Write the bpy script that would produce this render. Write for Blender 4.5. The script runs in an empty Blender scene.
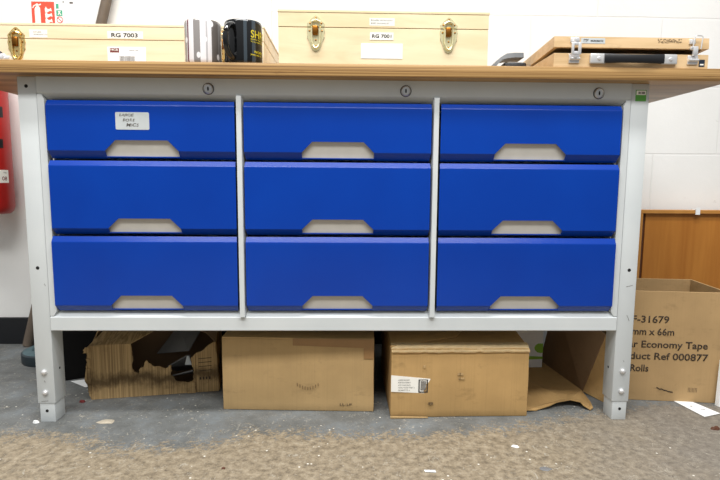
import bpy, bmesh, math, random
from mathutils import Vector, Matrix, noise
random.seed(7)
S = bpy.context.scene
COL = S.collection

# ------------------------------------------------------------------ materials
def lin(c):
    return tuple(((v/255)/12.92 if v/255 <= .04045 else ((v/255+.055)/1.055)**2.4) for v in c) + (1,)

class NT:
    def __init__(s, name):
        s.m = bpy.data.materials.new(name); s.m.use_nodes = True
        s.t = s.m.node_tree; s.n = s.t.nodes; s.b = s.n['Principled BSDF']
        s.tc = s.n.new('ShaderNodeTexCoord')
    def L(s, a, b): s.t.links.new(a, b)
    def mapping(s, scale=(1, 1, 1), src='Object', loc=(0, 0, 0)):
        mp = s.n.new('ShaderNodeMapping'); mp.inputs['Scale'].default_value = scale
        mp.inputs['Location'].default_value = loc
        s.L(s.tc.outputs[src], mp.inputs[0]); return mp.outputs[0]
    def noise(s, scale, vec=None, detail=4, rough=.55, dist=0):
        n = s.n.new('ShaderNodeTexNoise'); n.inputs['Scale'].default_value = scale
        n.inputs['Detail'].default_value = detail; n.inputs['Roughness'].default_value = rough
        n.inputs['Distortion'].default_value = dist
        s.L(vec if vec else s.tc.outputs['Object'], n.inputs['Vector']); return n.outputs['Fac']
    def ramp(s, fac, stops):
        r = s.n.new('ShaderNodeValToRGB'); e = r.color_ramp.elements
        while len(e) < len(stops): e.new(.5)
        for el, (p, c) in zip(e, stops): el.position = p; el.color = c
        s.L(fac, r.inputs[0]); return r.outputs[0]
    def rng(s, fac, a, b, c=0, d=1):
        r = s.n.new('ShaderNodeMapRange')
        for i, v in enumerate((a, b, c, d)): r.inputs[i+1].default_value = v
        s.L(fac, r.inputs[0]); return r.outputs[0]
    def math(s, op, a, b=None):
        m = s.n.new('ShaderNodeMath'); m.operation = op
        for i, v in enumerate((a, b)):
            if v is None: continue
            if isinstance(v, (int, float)): m.inputs[i].default_value = v
            else: s.L(v, m.inputs[i])
        return m.outputs[0]
    def mix(s, fac, a, b, mode='MIX'):
        m = s.n.new('ShaderNodeMix'); m.data_type = 'RGBA'; m.blend_type = mode
        if isinstance(fac, (int, float)): m.inputs[0].default_value = fac
        else: s.L(fac, m.inputs[0])
        for i, v in ((6, a), (7, b)):
            if isinstance(v, tuple): m.inputs[i].default_value = v
            else: s.L(v, m.inputs[i])
        return m.outputs[2]
    def color(s, c):
        if isinstance(c, tuple): s.b.inputs['Base Color'].default_value = c
        else: s.L(c, s.b.inputs['Base Color'])
    def bump(s, h, strength=.3, dist=.002):
        b = s.n.new('ShaderNodeBump'); b.inputs['Strength'].default_value = strength
        b.inputs['Distance'].default_value = dist
        s.L(h, b.inputs['Height']); s.L(b.outputs[0], s.b.inputs['Normal'])
    def pr(s, rough=.5, metal=0, spec=.5, coat=0):
        s.b.inputs['Roughness'].default_value = rough; s.b.inputs['Metallic'].default_value = metal
        s.b.inputs['Specular IOR Level'].default_value = spec
        s.b.inputs['Coat Weight'].default_value = coat
        return s.m

def plain(name, rgb, rough=.5, metal=0, var=.06, scale=30, spec=.5, coat=0, bump=0):
    t = NT(name); c = lin(rgb)
    n = t.noise(scale)
    lo = tuple(v*(1-var) for v in c[:3])+(1,); hi = tuple(min(1, v*(1+var)) for v in c[:3])+(1,)
    t.color(t.ramp(n, [(.3, lo), (.7, hi)]))
    if bump: t.bump(n, bump)
    return t.pr(rough, metal, spec, coat)

def m_card(name, rgb, dirt=.35, ribs=.5, stain=False):
    t = NT(name); c = lin(rgb)
    big = t.noise(9, detail=5)
    base = t.ramp(big, [(.25, tuple(v*.86 for v in c[:3])+(1,)), (.75, tuple(min(1, v*1.1) for v in c[:3])+(1,))])
    rib = t.noise(1, t.mapping((260, 20, 4)), detail=2)
    base = t.mix(t.rng(rib, .5, .75, 0, ribs*.35), base, tuple(v*.55 for v in c[:3])+(1,))
    sm = t.noise(1, t.mapping((14, 14, 26), loc=(3, 1, 2)), detail=7, rough=.7)
    base = t.mix(t.rng(sm, .56, .74, 0, dirt), base, tuple(v*.4 for v in c[:3])+(1,))
    if stain:
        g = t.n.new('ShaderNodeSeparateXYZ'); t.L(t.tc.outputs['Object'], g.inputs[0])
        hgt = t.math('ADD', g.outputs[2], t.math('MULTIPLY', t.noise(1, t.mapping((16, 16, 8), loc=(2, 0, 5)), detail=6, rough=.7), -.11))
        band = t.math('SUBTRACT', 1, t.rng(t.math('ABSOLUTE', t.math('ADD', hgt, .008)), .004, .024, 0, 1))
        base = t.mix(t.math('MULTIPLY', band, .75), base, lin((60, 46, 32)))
        line = t.noise(1, t.mapping((300, 60, 3), loc=(7, 1, 1)), detail=1)
        base = t.mix(t.rng(line, .45, .65, 0, .5), base, lin((92, 70, 44)))
    t.color(base); t.bump(rib, .15, .001)
    return t.pr(.85, 0, .2)

def m_wood(name, rgb, rgb2, scale=(1.5, 30, 60), contrast=1, rough=.5, spots=0, coat=0):
    t = NT(name)
    n = t.noise(1, t.mapping(scale), detail=5, rough=.6, dist=.6)
    c = t.ramp(n, [(.5-.2/contrast, lin(rgb2)), (.5+.15/contrast, lin(rgb))])
    if spots:
        k = t.noise(1, t.mapping((6, 12, 22), loc=(5, 2, 1)), detail=6)
        c = t.mix(t.rng(k, .62, .75, 0, spots), c, lin((90, 62, 40)))
    t.color(c); t.bump(n, .08, .001)
    return t.pr(rough, 0, .35, coat)

M = {}
def m_blue():
    t = NT('blue powder coat')
    n = t.noise(500, detail=2)
    c = t.ramp(t.noise(4, detail=3), [(.3, lin((0, 53, 150))), (.7, lin((0, 59, 160)))])
    t.color(c); t.bump(n, .12, .0004)
    return t.pr(.24, 0, .34)
M['blue'] = m_blue()
def m_frame():
    t = NT('light grey painted steel')
    c = t.ramp(t.noise(6, detail=4), [(.3, lin((196, 202, 204))), (.7, lin((206, 211, 212)))])
    k = t.noise(1, t.mapping((40, 40, 18)), detail=8, rough=.75)
    c = t.mix(t.rng(k, .66, .8, 0, .45), c, lin((120, 112, 100)))
    t.color(c); t.bump(t.noise(400, detail=2), .08, .0004)
    return t.pr(.42, 0, .5)
M['frame'] = m_frame()
def m_ply():
    t = NT('beech plywood')
    n = t.noise(1, t.mapping((1.2, 14, 420)), detail=4, rough=.55, dist=.25)
    c = t.ramp(n, [(.36, lin((112, 82, 46))), (.5, lin((160, 124, 76))), (.64, lin((190, 154, 102)))])
    k = t.noise(1, t.mapping((9, 14, 60), loc=(2, 7, 0)), detail=6)
    c = t.mix(t.rng(k, .66, .76, 0, .5), c, lin((96, 64, 36)))
    t.color(c); t.bump(n, .1, .001)
    return t.pr(.42, 0, .4)
M['ply'] = m_ply()
M['pine'] = m_wood('pale pine', (240, 224, 192), (228, 208, 170), (2.2, 30, 34), 1, .5)
M['pine2'] = m_wood('pale birch', (236, 220, 184), (222, 203, 162), (5, 20, 26), 1, .5, spots=.12)
M['casewood'] = m_wood('oiled beech', (220, 190, 148), (194, 162, 118), (5, 30, 50), 1, .45, spots=.5)
M['casewood_in'] = m_wood('dark case lining', (96, 62, 36), (70, 44, 26), (5, 30, 50), 1, .6)
M['panel'] = m_wood('orange beech veneer', (184, 122, 52), (166, 104, 40), (26, 20, 2.0), 1, .4)
M['panel_edge'] = m_wood('orange beech edging', (196, 140, 72), (176, 120, 56), (10, 20, 2), 1, .45)
M['groove'] = plain('groove shade and crumb brown', (84, 46, 24), .6)  # recess shade of the board's side groove painted in; also colours the crumbs
M['chrome'] = plain('bright chrome', (236, 236, 238), .2, .6, .02)
M['steel'] = plain('brushed steel', (214, 214, 214), .35, .5, .05)
M['lock_metal'] = plain('nickel lock face', (200, 200, 198), .3, .9, .05)
M['brass'] = plain('polished brass', (232, 206, 140), .2, .75, .05)
M['brass_pale'] = plain('pale brass', (236, 228, 184), .25, .55, .05)
M['brass_dark'] = plain('aged brass', (150, 98, 40), .35, 1, .08)
M['black_hole'] = plain('black recess', (12, 12, 12), .8)
M['black_plastic'] = plain('black plastic', (24, 25, 28), .35)
M['black_bin'] = plain('matt black plastic', (15, 15, 15), .75, spec=.15)
M['grey_plastic'] = plain('dark grey plastic', (66, 70, 74), .4)
M['navy_plastic'] = plain('navy plastic', (30, 42, 58), .35)
M['recess'] = plain('grey zinc handle recess', (192, 189, 180), .5, .0, .05)
M['paper'] = plain('white paper', (238, 240, 240), .7, 0, .02)
M['sticker'] = plain('white sticker', (240, 238, 230), .6, 0, .02)
M['sticker_grey'] = plain('silver grey sticker', (186, 192, 194), .5, 0, .05)
M['ink'] = plain('black ink', (36, 34, 34), .7)
M['ink_soft'] = plain('faded ink', (96, 92, 88), .7)
M['ink_brown'] = plain('dark brown print', (62, 50, 38), .8)
M['red_ink'] = plain('dark red print', (120, 40, 40), .7)
M['red_paint'] = plain('glossy red paint', (176, 24, 18), .35, 0, .05)
M['sign_red'] = plain('red sign print', (228, 84, 62), .5, 0, .03)
M['sign_green'] = plain('green sign print', (70, 168, 132), .5, 0, .03)
M['green_tag'] = plain('green printed tag', (86, 160, 60), .45, 0, .05)
M['stamp'] = plain('worn brown stamp', (126, 104, 74), .8)
M['lime'] = plain('lime green print', (140, 190, 60), .5)
M['yellow'] = plain('yellow glaze print', (216, 196, 40), .4)
M['card'] = m_card('tan cardboard', (182, 148, 98), .5, .5)
M['card_pale'] = m_card('pale tan cardboard', (188, 158, 112), .4, .4)
M['card_torn'] = m_card('grubby torn cardboard', (188, 158, 112), .8, 2.0, True)
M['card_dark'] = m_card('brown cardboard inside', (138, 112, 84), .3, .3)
M['card_tape'] = m_card('buff cardboard', (176, 146, 104), .45, .3)
M['card_rim_lit'] = plain('tan card edge with painted light', (236, 214, 168), .8, 0, .08, 60)  # paler than the carton: light on the rim is put into the colour
M['brown_tape'] = plain('brown parcel tape', (152, 116, 74), .35, 0, .05)
M['pole'] = plain('dull brown painted pole', (104, 92, 80), .6, 0, .15, 20)
M['teal'] = plain('worn teal paint', (74, 98, 104), .55, 0, .15, 40)
M['teal_side'] = plain('dark slate paint', (38, 50, 56), .5, 0, .15, 40)
M['black_glaze'] = plain('black ceramic glaze', (12, 13, 15), .08, 0, .02, coat=.5)
M['grime'] = plain('rusty red scrap', (110, 30, 30), .7)
M['dust'] = plain('beige cardboard scrap', (176, 166, 148), .9, 0, .2)
M['foam'] = plain('grey printed sheet', (116, 116, 116), .6, 0, .1)
M['skirt'] = plain('black painted skirting', (18, 20, 24), .45)

def m_wall(joints=True):
    t = NT('white painted blockwork' if joints else 'white painted render')
    br = t.n.new('ShaderNodeTexBrick')
    t.L(t.mapping((1, 1, 1), loc=(0, 0, 0)), br.inputs['Vector'])
    # put x,z into the brick plane
    sep = t.n.new('ShaderNodeSeparateXYZ'); t.L(t.tc.outputs['Object'], sep.inputs[0])
    cmb = t.n.new('ShaderNodeCombineXYZ')
    t.L(t.math('ADD', sep.outputs[0], -.87+4.5), cmb.inputs[0]); t.L(t.math('ADD', sep.outputs[2], .0055), cmb.inputs[1])
    w = t.n.new('ShaderNodeTexNoise'); w.inputs['Scale'].default_value = 9; t.L(t.tc.outputs['Object'], w.inputs['Vector'])
    vm = t.n.new('ShaderNodeVectorMath'); vm.operation = 'SCALE'; vm.inputs[3].default_value = .006
    t.L(w.outputs['Color'], vm.inputs[0])
    va = t.n.new('ShaderNodeVectorMath'); t.L(cmb.outputs[0], va.inputs[0]); t.L(vm.outputs[0], va.inputs[1])
    t.L(va.outputs[0], br.inputs['Vector'])
    br.inputs['Scale'].default_value = 1
    br.inputs['Brick Width'].default_value = .45; br.inputs['Row Height'].default_value = .2285
    br.inputs['Mortar Size'].default_value = .0035; br.inputs['Mortar Smooth'].default_value = .6
    br.offset = 0.5
    grain = t.noise(60, detail=6, rough=.7)
    c = t.ramp(t.noise(3, detail=4), [(.3, lin((230, 230, 227))), (.7, lin((238, 238, 236)))])
    c = t.mix(t.math('MULTIPLY', br.outputs['Fac'], .10 if joints else 0), c, lin((170, 170, 166)))
    k = t.noise(1, t.mapping((11, 11, 22), loc=(1, 4, 8)), detail=6, rough=.65)
    c = t.mix(t.rng(k, .68, .76, 0, .4), c, lin((120, 116, 108)))
    t.color(c)
    h = t.math('SUBTRACT', t.math('MULTIPLY', grain, .5), t.math('MULTIPLY', br.outputs['Fac'], .8 if joints else 0))
    t.bump(h, .32, .004)
    return t.pr(.6, 0, .3)
M['wall'] = m_wall(); M['wall_smooth'] = m_wall(False)

def m_floor():
    t = NT('worn painted concrete')
    sep = t.n.new('ShaderNodeSeparateXYZ'); t.L(t.tc.outputs['Object'], sep.inputs[0])
    X, Y = sep.outputs[0], sep.outputs[1]
    n1 = t.noise(7, detail=8, rough=.72); n2 = t.noise(38, detail=6, rough=.75); n3 = t.noise(150, detail=4, rough=.7)
    # painted zone: y above about -0.09, ragged edge; right side more worn through
    edge = t.math('ADD', t.math('MULTIPLY', t.math('ADD', Y, .070), 9), t.math('MULTIPLY', t.math('SUBTRACT', n1, .5), 1.3))
    edge = t.math('ADD', edge, t.math('MULTIPLY', t.math('SUBTRACT', n2, .5), 1.6))
    edge = t.math('SUBTRACT', edge, t.rng(X, .3, .8, 0, 1.3))
    # leftover blue flakes near the left
    dx = t.math('MULTIPLY', t.math('ADD', X, .40), 4.2); dy = t.math('MULTIPLY', t.math('ADD', Y, .16), 5)
    r2 = t.math('ADD', t.math('MULTIPLY', dx, dx), t.math('MULTIPLY', dy, dy))
    edge = t.math('ADD', edge, t.rng(r2, 0, 1, .6, 0))
    painted = t.rng(t.math('ADD', edge, t.math('MULTIPLY', t.math('SUBTRACT', n3, .5), 1.8)), -.05, .22, 0, 1)
    blue = t.ramp(t.noise(8, detail=8, rough=.7), [(.3, lin((82, 84, 82))), (.5, lin((108, 110, 109))), (.68, lin((120, 126, 129)))])
    tan = t.ramp(t.noise(60, detail=6, rough=.7), [(.30, lin((96, 86, 71))), (.5, lin((140, 127, 106))), (.68, lin((166, 153, 131)))])
    grey = t.ramp(t.noise(60, detail=7, rough=.75), [(.3, lin((96, 90, 83))), (.7, lin((138, 132, 123)))])
    tan = t.mix(t.rng(t.math('ADD', X, t.math('MULTIPLY', n1, .5)), .65, 1.05, 0, .85), tan, grey)
    c = t.mix(painted, tan, blue)
    # scuffs: pale scratches and dark crumbs
    for sc_, lo_, th_, st_ in (((9, 16, 1), (3, 3, 0), .007, .7), ((20, 9, 1), (9, 1, 0), .006, .7), ((34, 40, 1), (5, 8, 0), .010, .5)):
        v = t.noise(1, t.mapping(sc_, loc=lo_), detail=3, rough=.6, dist=1.6)
        ridge = t.rng(t.math('ABSOLUTE', t.math('SUBTRACT', v, .5)), th_*.4, th_, 1, 0)
        msk = t.rng(t.noise(1, t.mapping((22, 22, 1), loc=(lo_[1], lo_[0], 0)), detail=3), .53, .60, 0, st_)
        c = t.mix(t.math('MULTIPLY', ridge, msk), c, lin((176, 170, 156)))
    bl = t.noise(1, t.mapping((60, 90, 1), loc=(2, 6, 0)), detail=6, rough=.75)
    c = t.mix(t.rng(bl, .60, .68, 0, .5), c, lin((186, 180, 166)))
    c = t.mix(t.rng(n3, .60, .70, 0, .6), c, lin((62, 56, 50)))
    vo = t.n.new('ShaderNodeTexVoronoi'); vo.inputs['Scale'].default_value = 55
    t.L(t.tc.outputs['Object'], vo.inputs['Vector'])
    pick = t.noise(9, t.mapping((1, 1, 1), loc=(4, 4, 4)), detail=2)
    sp = t.math('MULTIPLY', t.rng(vo.outputs['Distance'], .10, .14, 1, 0), t.rng(pick, .55, .6, 0, .9))
    c = t.mix(sp, c, lin((226, 222, 210)))
    t.color(c)
    h = t.math('ADD', t.math('MULTIPLY', n2, .7), t.math('MULTIPLY', painted, .25))
    t.bump(h, .55, .004)
    return t.pr(.62, 0, .35)
M['floor'] = m_floor()

def m_mug():
    t = NT('striped glaze')
    g = t.n.new('ShaderNodeSeparateXYZ'); t.L(t.tc.outputs['Object'], g.inputs[0])
    ang = t.math('ARCTAN2', g.outputs[0], t.math('MULTIPLY', g.outputs[1], -1))   # 0 at the front, + right
    f = t.rng(ang, -math.pi, math.pi, 0, 1)
    W = lin((236, 234, 236)); G = lin((142, 138, 136)); D = lin((104, 98, 94)); R = lin((112, 68, 76)); P = lin((190, 188, 190))
    st = [(0, G), (.12, W), (.22, G), (.376, W), (.383, R), (.403, W), (.455, G), (.515, W), (.562, P), (.578, W), (.61, D), (.68, G), (.76, W), (.85, R), (.87, W)]
    c = t.ramp(f, st)
    for nd in t.n:
        if nd.type == 'VALTORGB': nd.color_ramp.interpolation = 'CONSTANT'
    # white spots on a grid of angle and height
    u = t.math('MULTIPLY', f, 11); vv = t.math('MULTIPLY', g.outputs[2], 30)
    fu = t.math('SUBTRACT', t.math('FRACT', t.math('ADD', u, t.math('MULTIPLY', t.math('FLOOR', vv), .37))), .5)
    fv = t.math('SUBTRACT', t.math('FRACT', vv), .5)
    d = t.math('ADD', t.math('MULTIPLY', fu, fu), t.math('MULTIPLY', fv, fv))
    chk = t.math('MODULO', t.math('ADD', t.math('FLOOR', t.math('ADD', u, t.math('MULTIPLY', t.math('FLOOR', vv), .37))), t.math('FLOOR', vv)), 2)
    c = t.mix(t.math('MULTIPLY', t.rng(d, .03, .04, 1, 0), t.rng(chk, .4, .6, 0, 1)), c, W)
    t.color(c)
    return t.pr(.12, 0, .5, .3)
M['mug'] = m_mug()
def m_bmug():
    t = NT('black glaze with slate bands')
    g = t.n.new('ShaderNodeSeparateXYZ'); t.L(t.tc.outputs['Object'], g.inputs[0])
    ang = t.math('ARCTAN2', g.outputs[0], t.math('MULTIPLY', g.outputs[1], -1))
    f = t.rng(ang, -math.pi, math.pi, 0, 1)
    K = lin((10, 11, 13)); B = lin((58, 68, 76))
    c = t.ramp(f, [(0, K), (.515, K), (.53, B), (.555, K), (.60, B), (.635, K)])
    for nd in t.n:
        if nd.type == 'VALTORGB': nd.color_ramp.interpolation = 'CONSTANT'
    t.color(c); return t.pr(.1, 0, .5, .4)
M['bmug'] = m_bmug()

# ------------------------------------------------------------------ object helpers
WORLD = {}                                  # world location of every object made so far
def thing(name, label, cat, loc, group=None):
    o = bpy.data.objects.new(name, None); COL.objects.link(o); o.location = loc
    o.empty_display_size = .05
    o['label'] = label; o['category'] = cat
    if group: o['group'] = group
    WORLD[o] = Vector(loc); return o
def tag(o, label, cat, group=None):
    o['label'] = label; o['category'] = cat
    if group: o['group'] = group
    return o
def obj(name, bm, mat, parent=None, origin=None, smooth=False, label=None):
    """link a bmesh given in world metres as one mesh object"""
    if origin is None:
        origin = WORLD[parent] if parent is not None else Vector((0, 0, 0))
    origin = Vector(origin)
    bmesh.ops.recalc_face_normals(bm, faces=bm.faces)
    bmesh.ops.translate(bm, verts=bm.verts, vec=-origin)
    me = bpy.data.meshes.new(name); bm.to_mesh(me); bm.free()
    if isinstance(mat, str): mat = [mat]
    for k in mat: me.materials.append(M[k])
    if smooth:
        for p in me.polygons: p.use_smooth = True
        try: me.set_sharp_from_angle(angle=math.radians(38))
        except Exception: pass
    o = bpy.data.objects.new(name, me); COL.objects.link(o)
    if parent is not None:
        o.parent = parent; o.location = origin - WORLD[parent]
    else: o.location = origin
    WORLD[o] = origin
    if label: o['label'] = label
    return o
def struct(name, bm, mat):
    o = obj(name, bm, mat); o['kind'] = 'structure'; return o

def NB(): return bmesh.new()
def box(bm, x0, x1, y0, y1, z0, z1, bev=0, seg=2, mtx=None):
    r = bmesh.ops.create_cube(bm, size=1)
    vs = r['verts']
    for v in vs:
        v.co = Vector((x0 if v.co.x < 0 else x1, y0 if v.co.y < 0 else y1, z0 if v.co.z < 0 else z1))
    if bev:
        es = list({e for v in vs for e in v.link_edges})
        r = bmesh.ops.bevel(bm, geom=es, offset=bev, segments=seg, affect='EDGES', profile=.5)
        vs = r['verts']
    if mtx: 
        vs = list({v for f in bm.faces for v in f.verts}) if bev else vs
        bmesh.ops.transform(bm, matrix=mtx, verts=vs)
    return bm
def prism(bm, pts, y0, y1, frame=None, mi=0):
    """outline pts (x,z) swept from y0 to y1; frame maps (x,y,z) -> world"""
    fr = frame or (lambda x, y, z: Vector((x, y, z)))
    a = [bm.verts.new(fr(x, y0, z)) for x, z in pts]; b = [bm.verts.new(fr(x, y1, z)) for x, z in pts]
    n = len(pts)
    f1 = bm.faces.new(a); f2 = bm.faces.new(b[::-1])
    fs = [f1, f2]
    for i in range(n): fs.append(bm.faces.new((a[i], b[i], b[(i+1) % n], a[(i+1) % n])))
    for f in fs: f.material_index = mi
    return bm
def sheet(bm, pts3, th=.003, nrm=None):
    """a thin board through 3-D outline points"""
    P = [Vector(p) for p in pts3]
    if nrm is None:
        nrm = Vector((0, 0, 0))
        for i in range(len(P)): nrm += P[i].cross(P[(i+1) % len(P)])
        nrm.normalize()
    nrm = Vector(nrm)
    a = [bm.verts.new(p) for p in P]; b = [bm.verts.new(p+nrm*th) for p in P]
    bm.faces.new(a); bm.faces.new(b[::-1]); n = len(P)
    for i in range(n): bm.faces.new((a[i], b[i], b[(i+1) % n], a[(i+1) % n]))
    return bm
def tube(bm, pts, r, seg=12, closed=False, caps=True):
    P = [Vector(p) for p in pts]; n = len(P); rings = []
    up = Vector((0, 0, 1))
    for i, p in enumerate(P):
        if closed: d = P[(i+1) % n]-P[i-1]
        else: d = P[min(i+1, n-1)]-P[max(i-1, 0)]
        d.normalize()
        ref = up if abs(d.dot(up)) < .95 else Vector((0, 1, 0))
        u = d.cross(ref).normalized(); v = u.cross(d)
        rr = r[i] if isinstance(r, (list, tuple)) else r
        rings.append([bm.verts.new(p+(u*math.cos(2*math.pi*k/seg)+v*math.sin(2*math.pi*k/seg))*rr) for k in range(seg)])
    m = n if closed else n-1
    for i in range(m):
        A, B = rings[i], rings[(i+1) % n]
        for k in range(seg): bm.faces.new((A[k], A[(k+1) % seg], B[(k+1) % seg], B[k]))
    if caps and not closed: bm.faces.new(rings[0][::-1]); bm.faces.new(rings[-1])
    return bm
def lathe(bm, prof, c, seg=40, axis='z', cap=True):
    """profile (r, h) turned about an axis through c"""
    c = Vector(c); rings = []
    for r, h in prof:
        ring = []
        for k in range(seg):
            a = 2*math.pi*k/seg; p = (r*math.cos(a), r*math.sin(a))
            if axis == 'z': q = Vector((p[0], p[1], h))
            elif axis == 'y': q = Vector((p[0], h, p[1]))
            else: q = Vector((h, p[0], p[1]))
            ring.append(bm.verts.new(c+q))
        rings.append(ring)
    for A, B in zip(rings, rings[1:]):
        for k in range(seg): bm.faces.new((A[k], A[(k+1) % seg], B[(k+1) % seg], B[k]))
    if cap:
        bm.faces.new(rings[0]); bm.faces.new(rings[-1][::-1])
    return bm
def dup(o, parent=None, loc=None):
    c = o.copy(); COL.objects.link(c)
    if parent is not None: c.parent = parent
    if loc is not None: c.location = loc
    for ch in list(o.children):
        dup(ch, c)
    return c

def text_bm(s, h, bold=0, wfit=None, align='LEFT'):
    """letters as a mesh in the xz plane, cap height h, from x=0"""
    cu = bpy.data.curves.new('t', 'FONT'); cu.body = s; cu.size = 1; cu.offset = bold; cu.resolution_u = 3
    ob = bpy.data.objects.new('t', cu); COL.objects.link(ob)
    dg = bpy.context.evaluated_depsgraph_get(); dg.update()
    me = bpy.data.meshes.new_from_object(ob.evaluated_get(dg))
    bm = bmesh.new(); bm.from_mesh(me)
    bpy.data.objects.remove(ob); bpy.data.curves.remove(cu); bpy.data.meshes.remove(me)
    k = h/.69
    xs = [v.co.x for v in bm.verts] or [0, 1]; x0, x1 = min(xs), max(xs)
    kx = k if wfit is None else wfit/(x1-x0)
    for v in bm.verts:
        x = (v.co.x-x0)*kx
        if align == 'CENTER': x -= (x1-x0)*kx/2
        v.co = Vector((x, 0, v.co.y*k))
    return bm
def text(s, h, pos, parent, mat='ink', bold=0, wfit=None, align='LEFT', frame=None, name='lettering'):
    """write s at pos facing -y; frame maps local (x, y, z) -> world"""
    bm = text_bm(s, h, bold, wfit, align)
    for v in bm.verts:
        q = (pos[0]+v.co.x, pos[1], pos[2]+v.co.z)
        v.co = Vector(frame(*q)) if frame else Vector(q)
    # thin relief so the ink is a solid film
    r = bmesh.ops.extrude_face_region(bm, geom=list(bm.faces))
    vs = [g for g in r['geom'] if isinstance(g, bmesh.types.BMVert)]
    n = Vector((0, -1, 0)) if not frame else (Vector(frame(pos[0], pos[1]-1, pos[2]))-Vector(frame(*pos))).normalized()
    bmesh.ops.translate(bm, verts=vs, vec=n*.0002)
    return obj(name, bm, mat, parent)
def text_line(lines, pos, h, pitch, parent, mat, wfit=None, bold=0, name='lettering', align='LEFT', frame=None):
    """several lines joined into one mesh"""
    out = NB()
    for i, s in enumerate(lines):
        b = text_bm(s, h, bold, wfit[i] if wfit else None, align)
        for v in b.verts:
            q = (pos[0]+v.co.x, pos[1], pos[2]+v.co.z-i*pitch)
            v.co = Vector(frame(*q)) if frame else Vector(q)
        me = bpy.data.meshes.new('x'); b.to_mesh(me); b.free(); out.from_mesh(me); bpy.data.meshes.remove(me)
    return obj(name, out, mat, parent)

# ------------------------------------------------------------------ setting
bm = NB(); box(bm, -3.2, 3.4, -3.0, .609, -.05, 0); struct('floor', bm, 'floor')
bm = NB(); box(bm, -.232, 3.4, .617, .75, 0, 2.7); struct('wall_back_right', bm, 'wall')
bm = NB(); box(bm, -3.2, -.232, .607, .75, 0, 2.7, .006); struct('wall_back_left', bm, 'wall_smooth')
bm = NB(); box(bm, -3.2, 3.4, .597, .609, 0, .094, .002); struct('baseboard_back', bm, 'skirt')

# ------------------------------------------------------------------ workbench
bench = thing('workbench', 'long light grey steel workbench with plywood top and nine blue drawers', 'workbench', (0, 0, 0))
HW, LW, LD = .7085, .0415, .048
bm = NB(); box(bm, -.872, .872, -.0387, .557, .80, .8272, .0022); obj('worktop', bm, 'ply', bench, smooth=True)

def make_leg(x0, x1, y0, y1, inner, front):
    bm = NB()
    zl = .047; ch = .014
    # outer tube with the lower inner rear corner clipped
    box(bm, x0, x1, y0, y1, zl, .80, .0022)
    o = obj('leg', bm, 'frame', bench, smooth=True)
    bm = NB(); box(bm, x0+.003, x1-.003, y0+.002, y1-.003, 0, zl+.02, .0015); f = obj('foot', bm, 'frame', o, smooth=True)
    xc = (x0+x1)/2
    if front:
        bx = xc-.001*inner
        for z in (.1235, .0735):
            bm = NB(); lathe(bm, [(.0001, -.0068), (.0034, -.0064), (.0060, -.0042), (.0070, -.001), (.0070, .001)], (bx, y0, z), 16, 'y')
            obj('bolt', bm, 'steel', o, smooth=True)
        bm = NB(); lathe(bm, [(.0036, -.0003), (.0036, .0003)], (bx, y0+.0018, .028), 14, 'y'); obj('bolt_hole', bm, 'black_hole', f)
        for z in ((.779, .372) if inner > 0 else (.371,)):
            bm = NB(); lathe(bm, [(.0040, -.0003), (.0040, .0003)], (bx, y0, z), 14, 'y'); obj('bolt_hole', bm, 'black_hole', o)
        # slot on the inner face
        bm = NB(); xi = x1 if inner > 0 else x0
        lathe(bm, [(.003, -.0003), (.003, .0003)], (xi, y0+.026, .125), 12, 'x'); obj('bolt_hole', bm, 'black_hole', o)
    return o
lf = make_leg(-HW, -HW+LW, 0, LD, 1, True); rf = make_leg(HW-LW, HW, 0, LD, -1, True)
make_leg(-HW, -HW+LW, .50, .545, 1, False); make_leg(HW-LW, HW, .50, .545, -1, False)
for o_, pts in ((rf, [((.690, .262), (.6965, .248)), ((.688, .150), (.691, .147)), ((.6995, .335), (.6840, .331))]), (lf, [((-.6995, .052), (-.683, .0535)), ((-.690, .103), (-.688, .099)), ((-.676, .335), (-.674, .330))])):
    for (xa_, za_), (xb_, zb_) in pts:
        bm = NB(); tube(bm, [(xa_, -.0001, za_), ((xa_+xb_)/2+.0006, -.0001, (za_+zb_)/2), (xb_, -.0001, zb_)], .0005, 5)
        obj('scratch', bm, 'ink_soft', o_)
# maker's tag on the right leg: green below, white above
bm = NB(); box(bm, .6765, .701, -.0006, .0002, .761, .786); tg = obj('maker_tag', bm, 'green_tag', rf, label='small green and white maker tag')
bm = NB(); box(bm, .678, .6995, -.0009, -.0004, .775, .7845); pl = obj('tag_header', bm, 'sticker', tg)
bm = NB()
for i, w in enumerate((.003, .0024, .0036, .002)): box(bm, .6825+i*.0042, .6825+i*.0042+w, -.0011, -.0008, .777, .782)
obj('lettering', bm, 'ink_soft', pl)

def sweep_x(bm, prof, x0, x1, skew=0):
    """profile (y,z) extruded along x"""
    a = [bm.verts.new((x0, y, z)) for y, z in prof]; b = [bm.verts.new((x1, y, z)) for y, z in prof]; n = len(prof)
    bm.faces.new(a); bm.faces.new(b[::-1])
    for i in range(n): bm.faces.new((a[i], b[i], b[(i+1) % n], a[(i+1) % n]))
XI = HW-LW
bm = NB()
sweep_x(bm, [(-.003, .7995), (-.003, .766), (-.001, .7635), (.012, .7525), (.04, .7525), (.04, .7995)], -XI+.0018, XI-.0018)
tr = obj('top_rail', bm, 'frame', bench)
bm = NB()
sweep_x(bm, [(-.0030, .2560), (-.0020, .2575), (.0110, .2680), (.05, .2680), (.05, .2235), (.001, .2235), (-.0030, .226)], -XI+.0018, XI-.0018)
br_ = obj('bottom_rail', bm, 'frame', bench)
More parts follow.
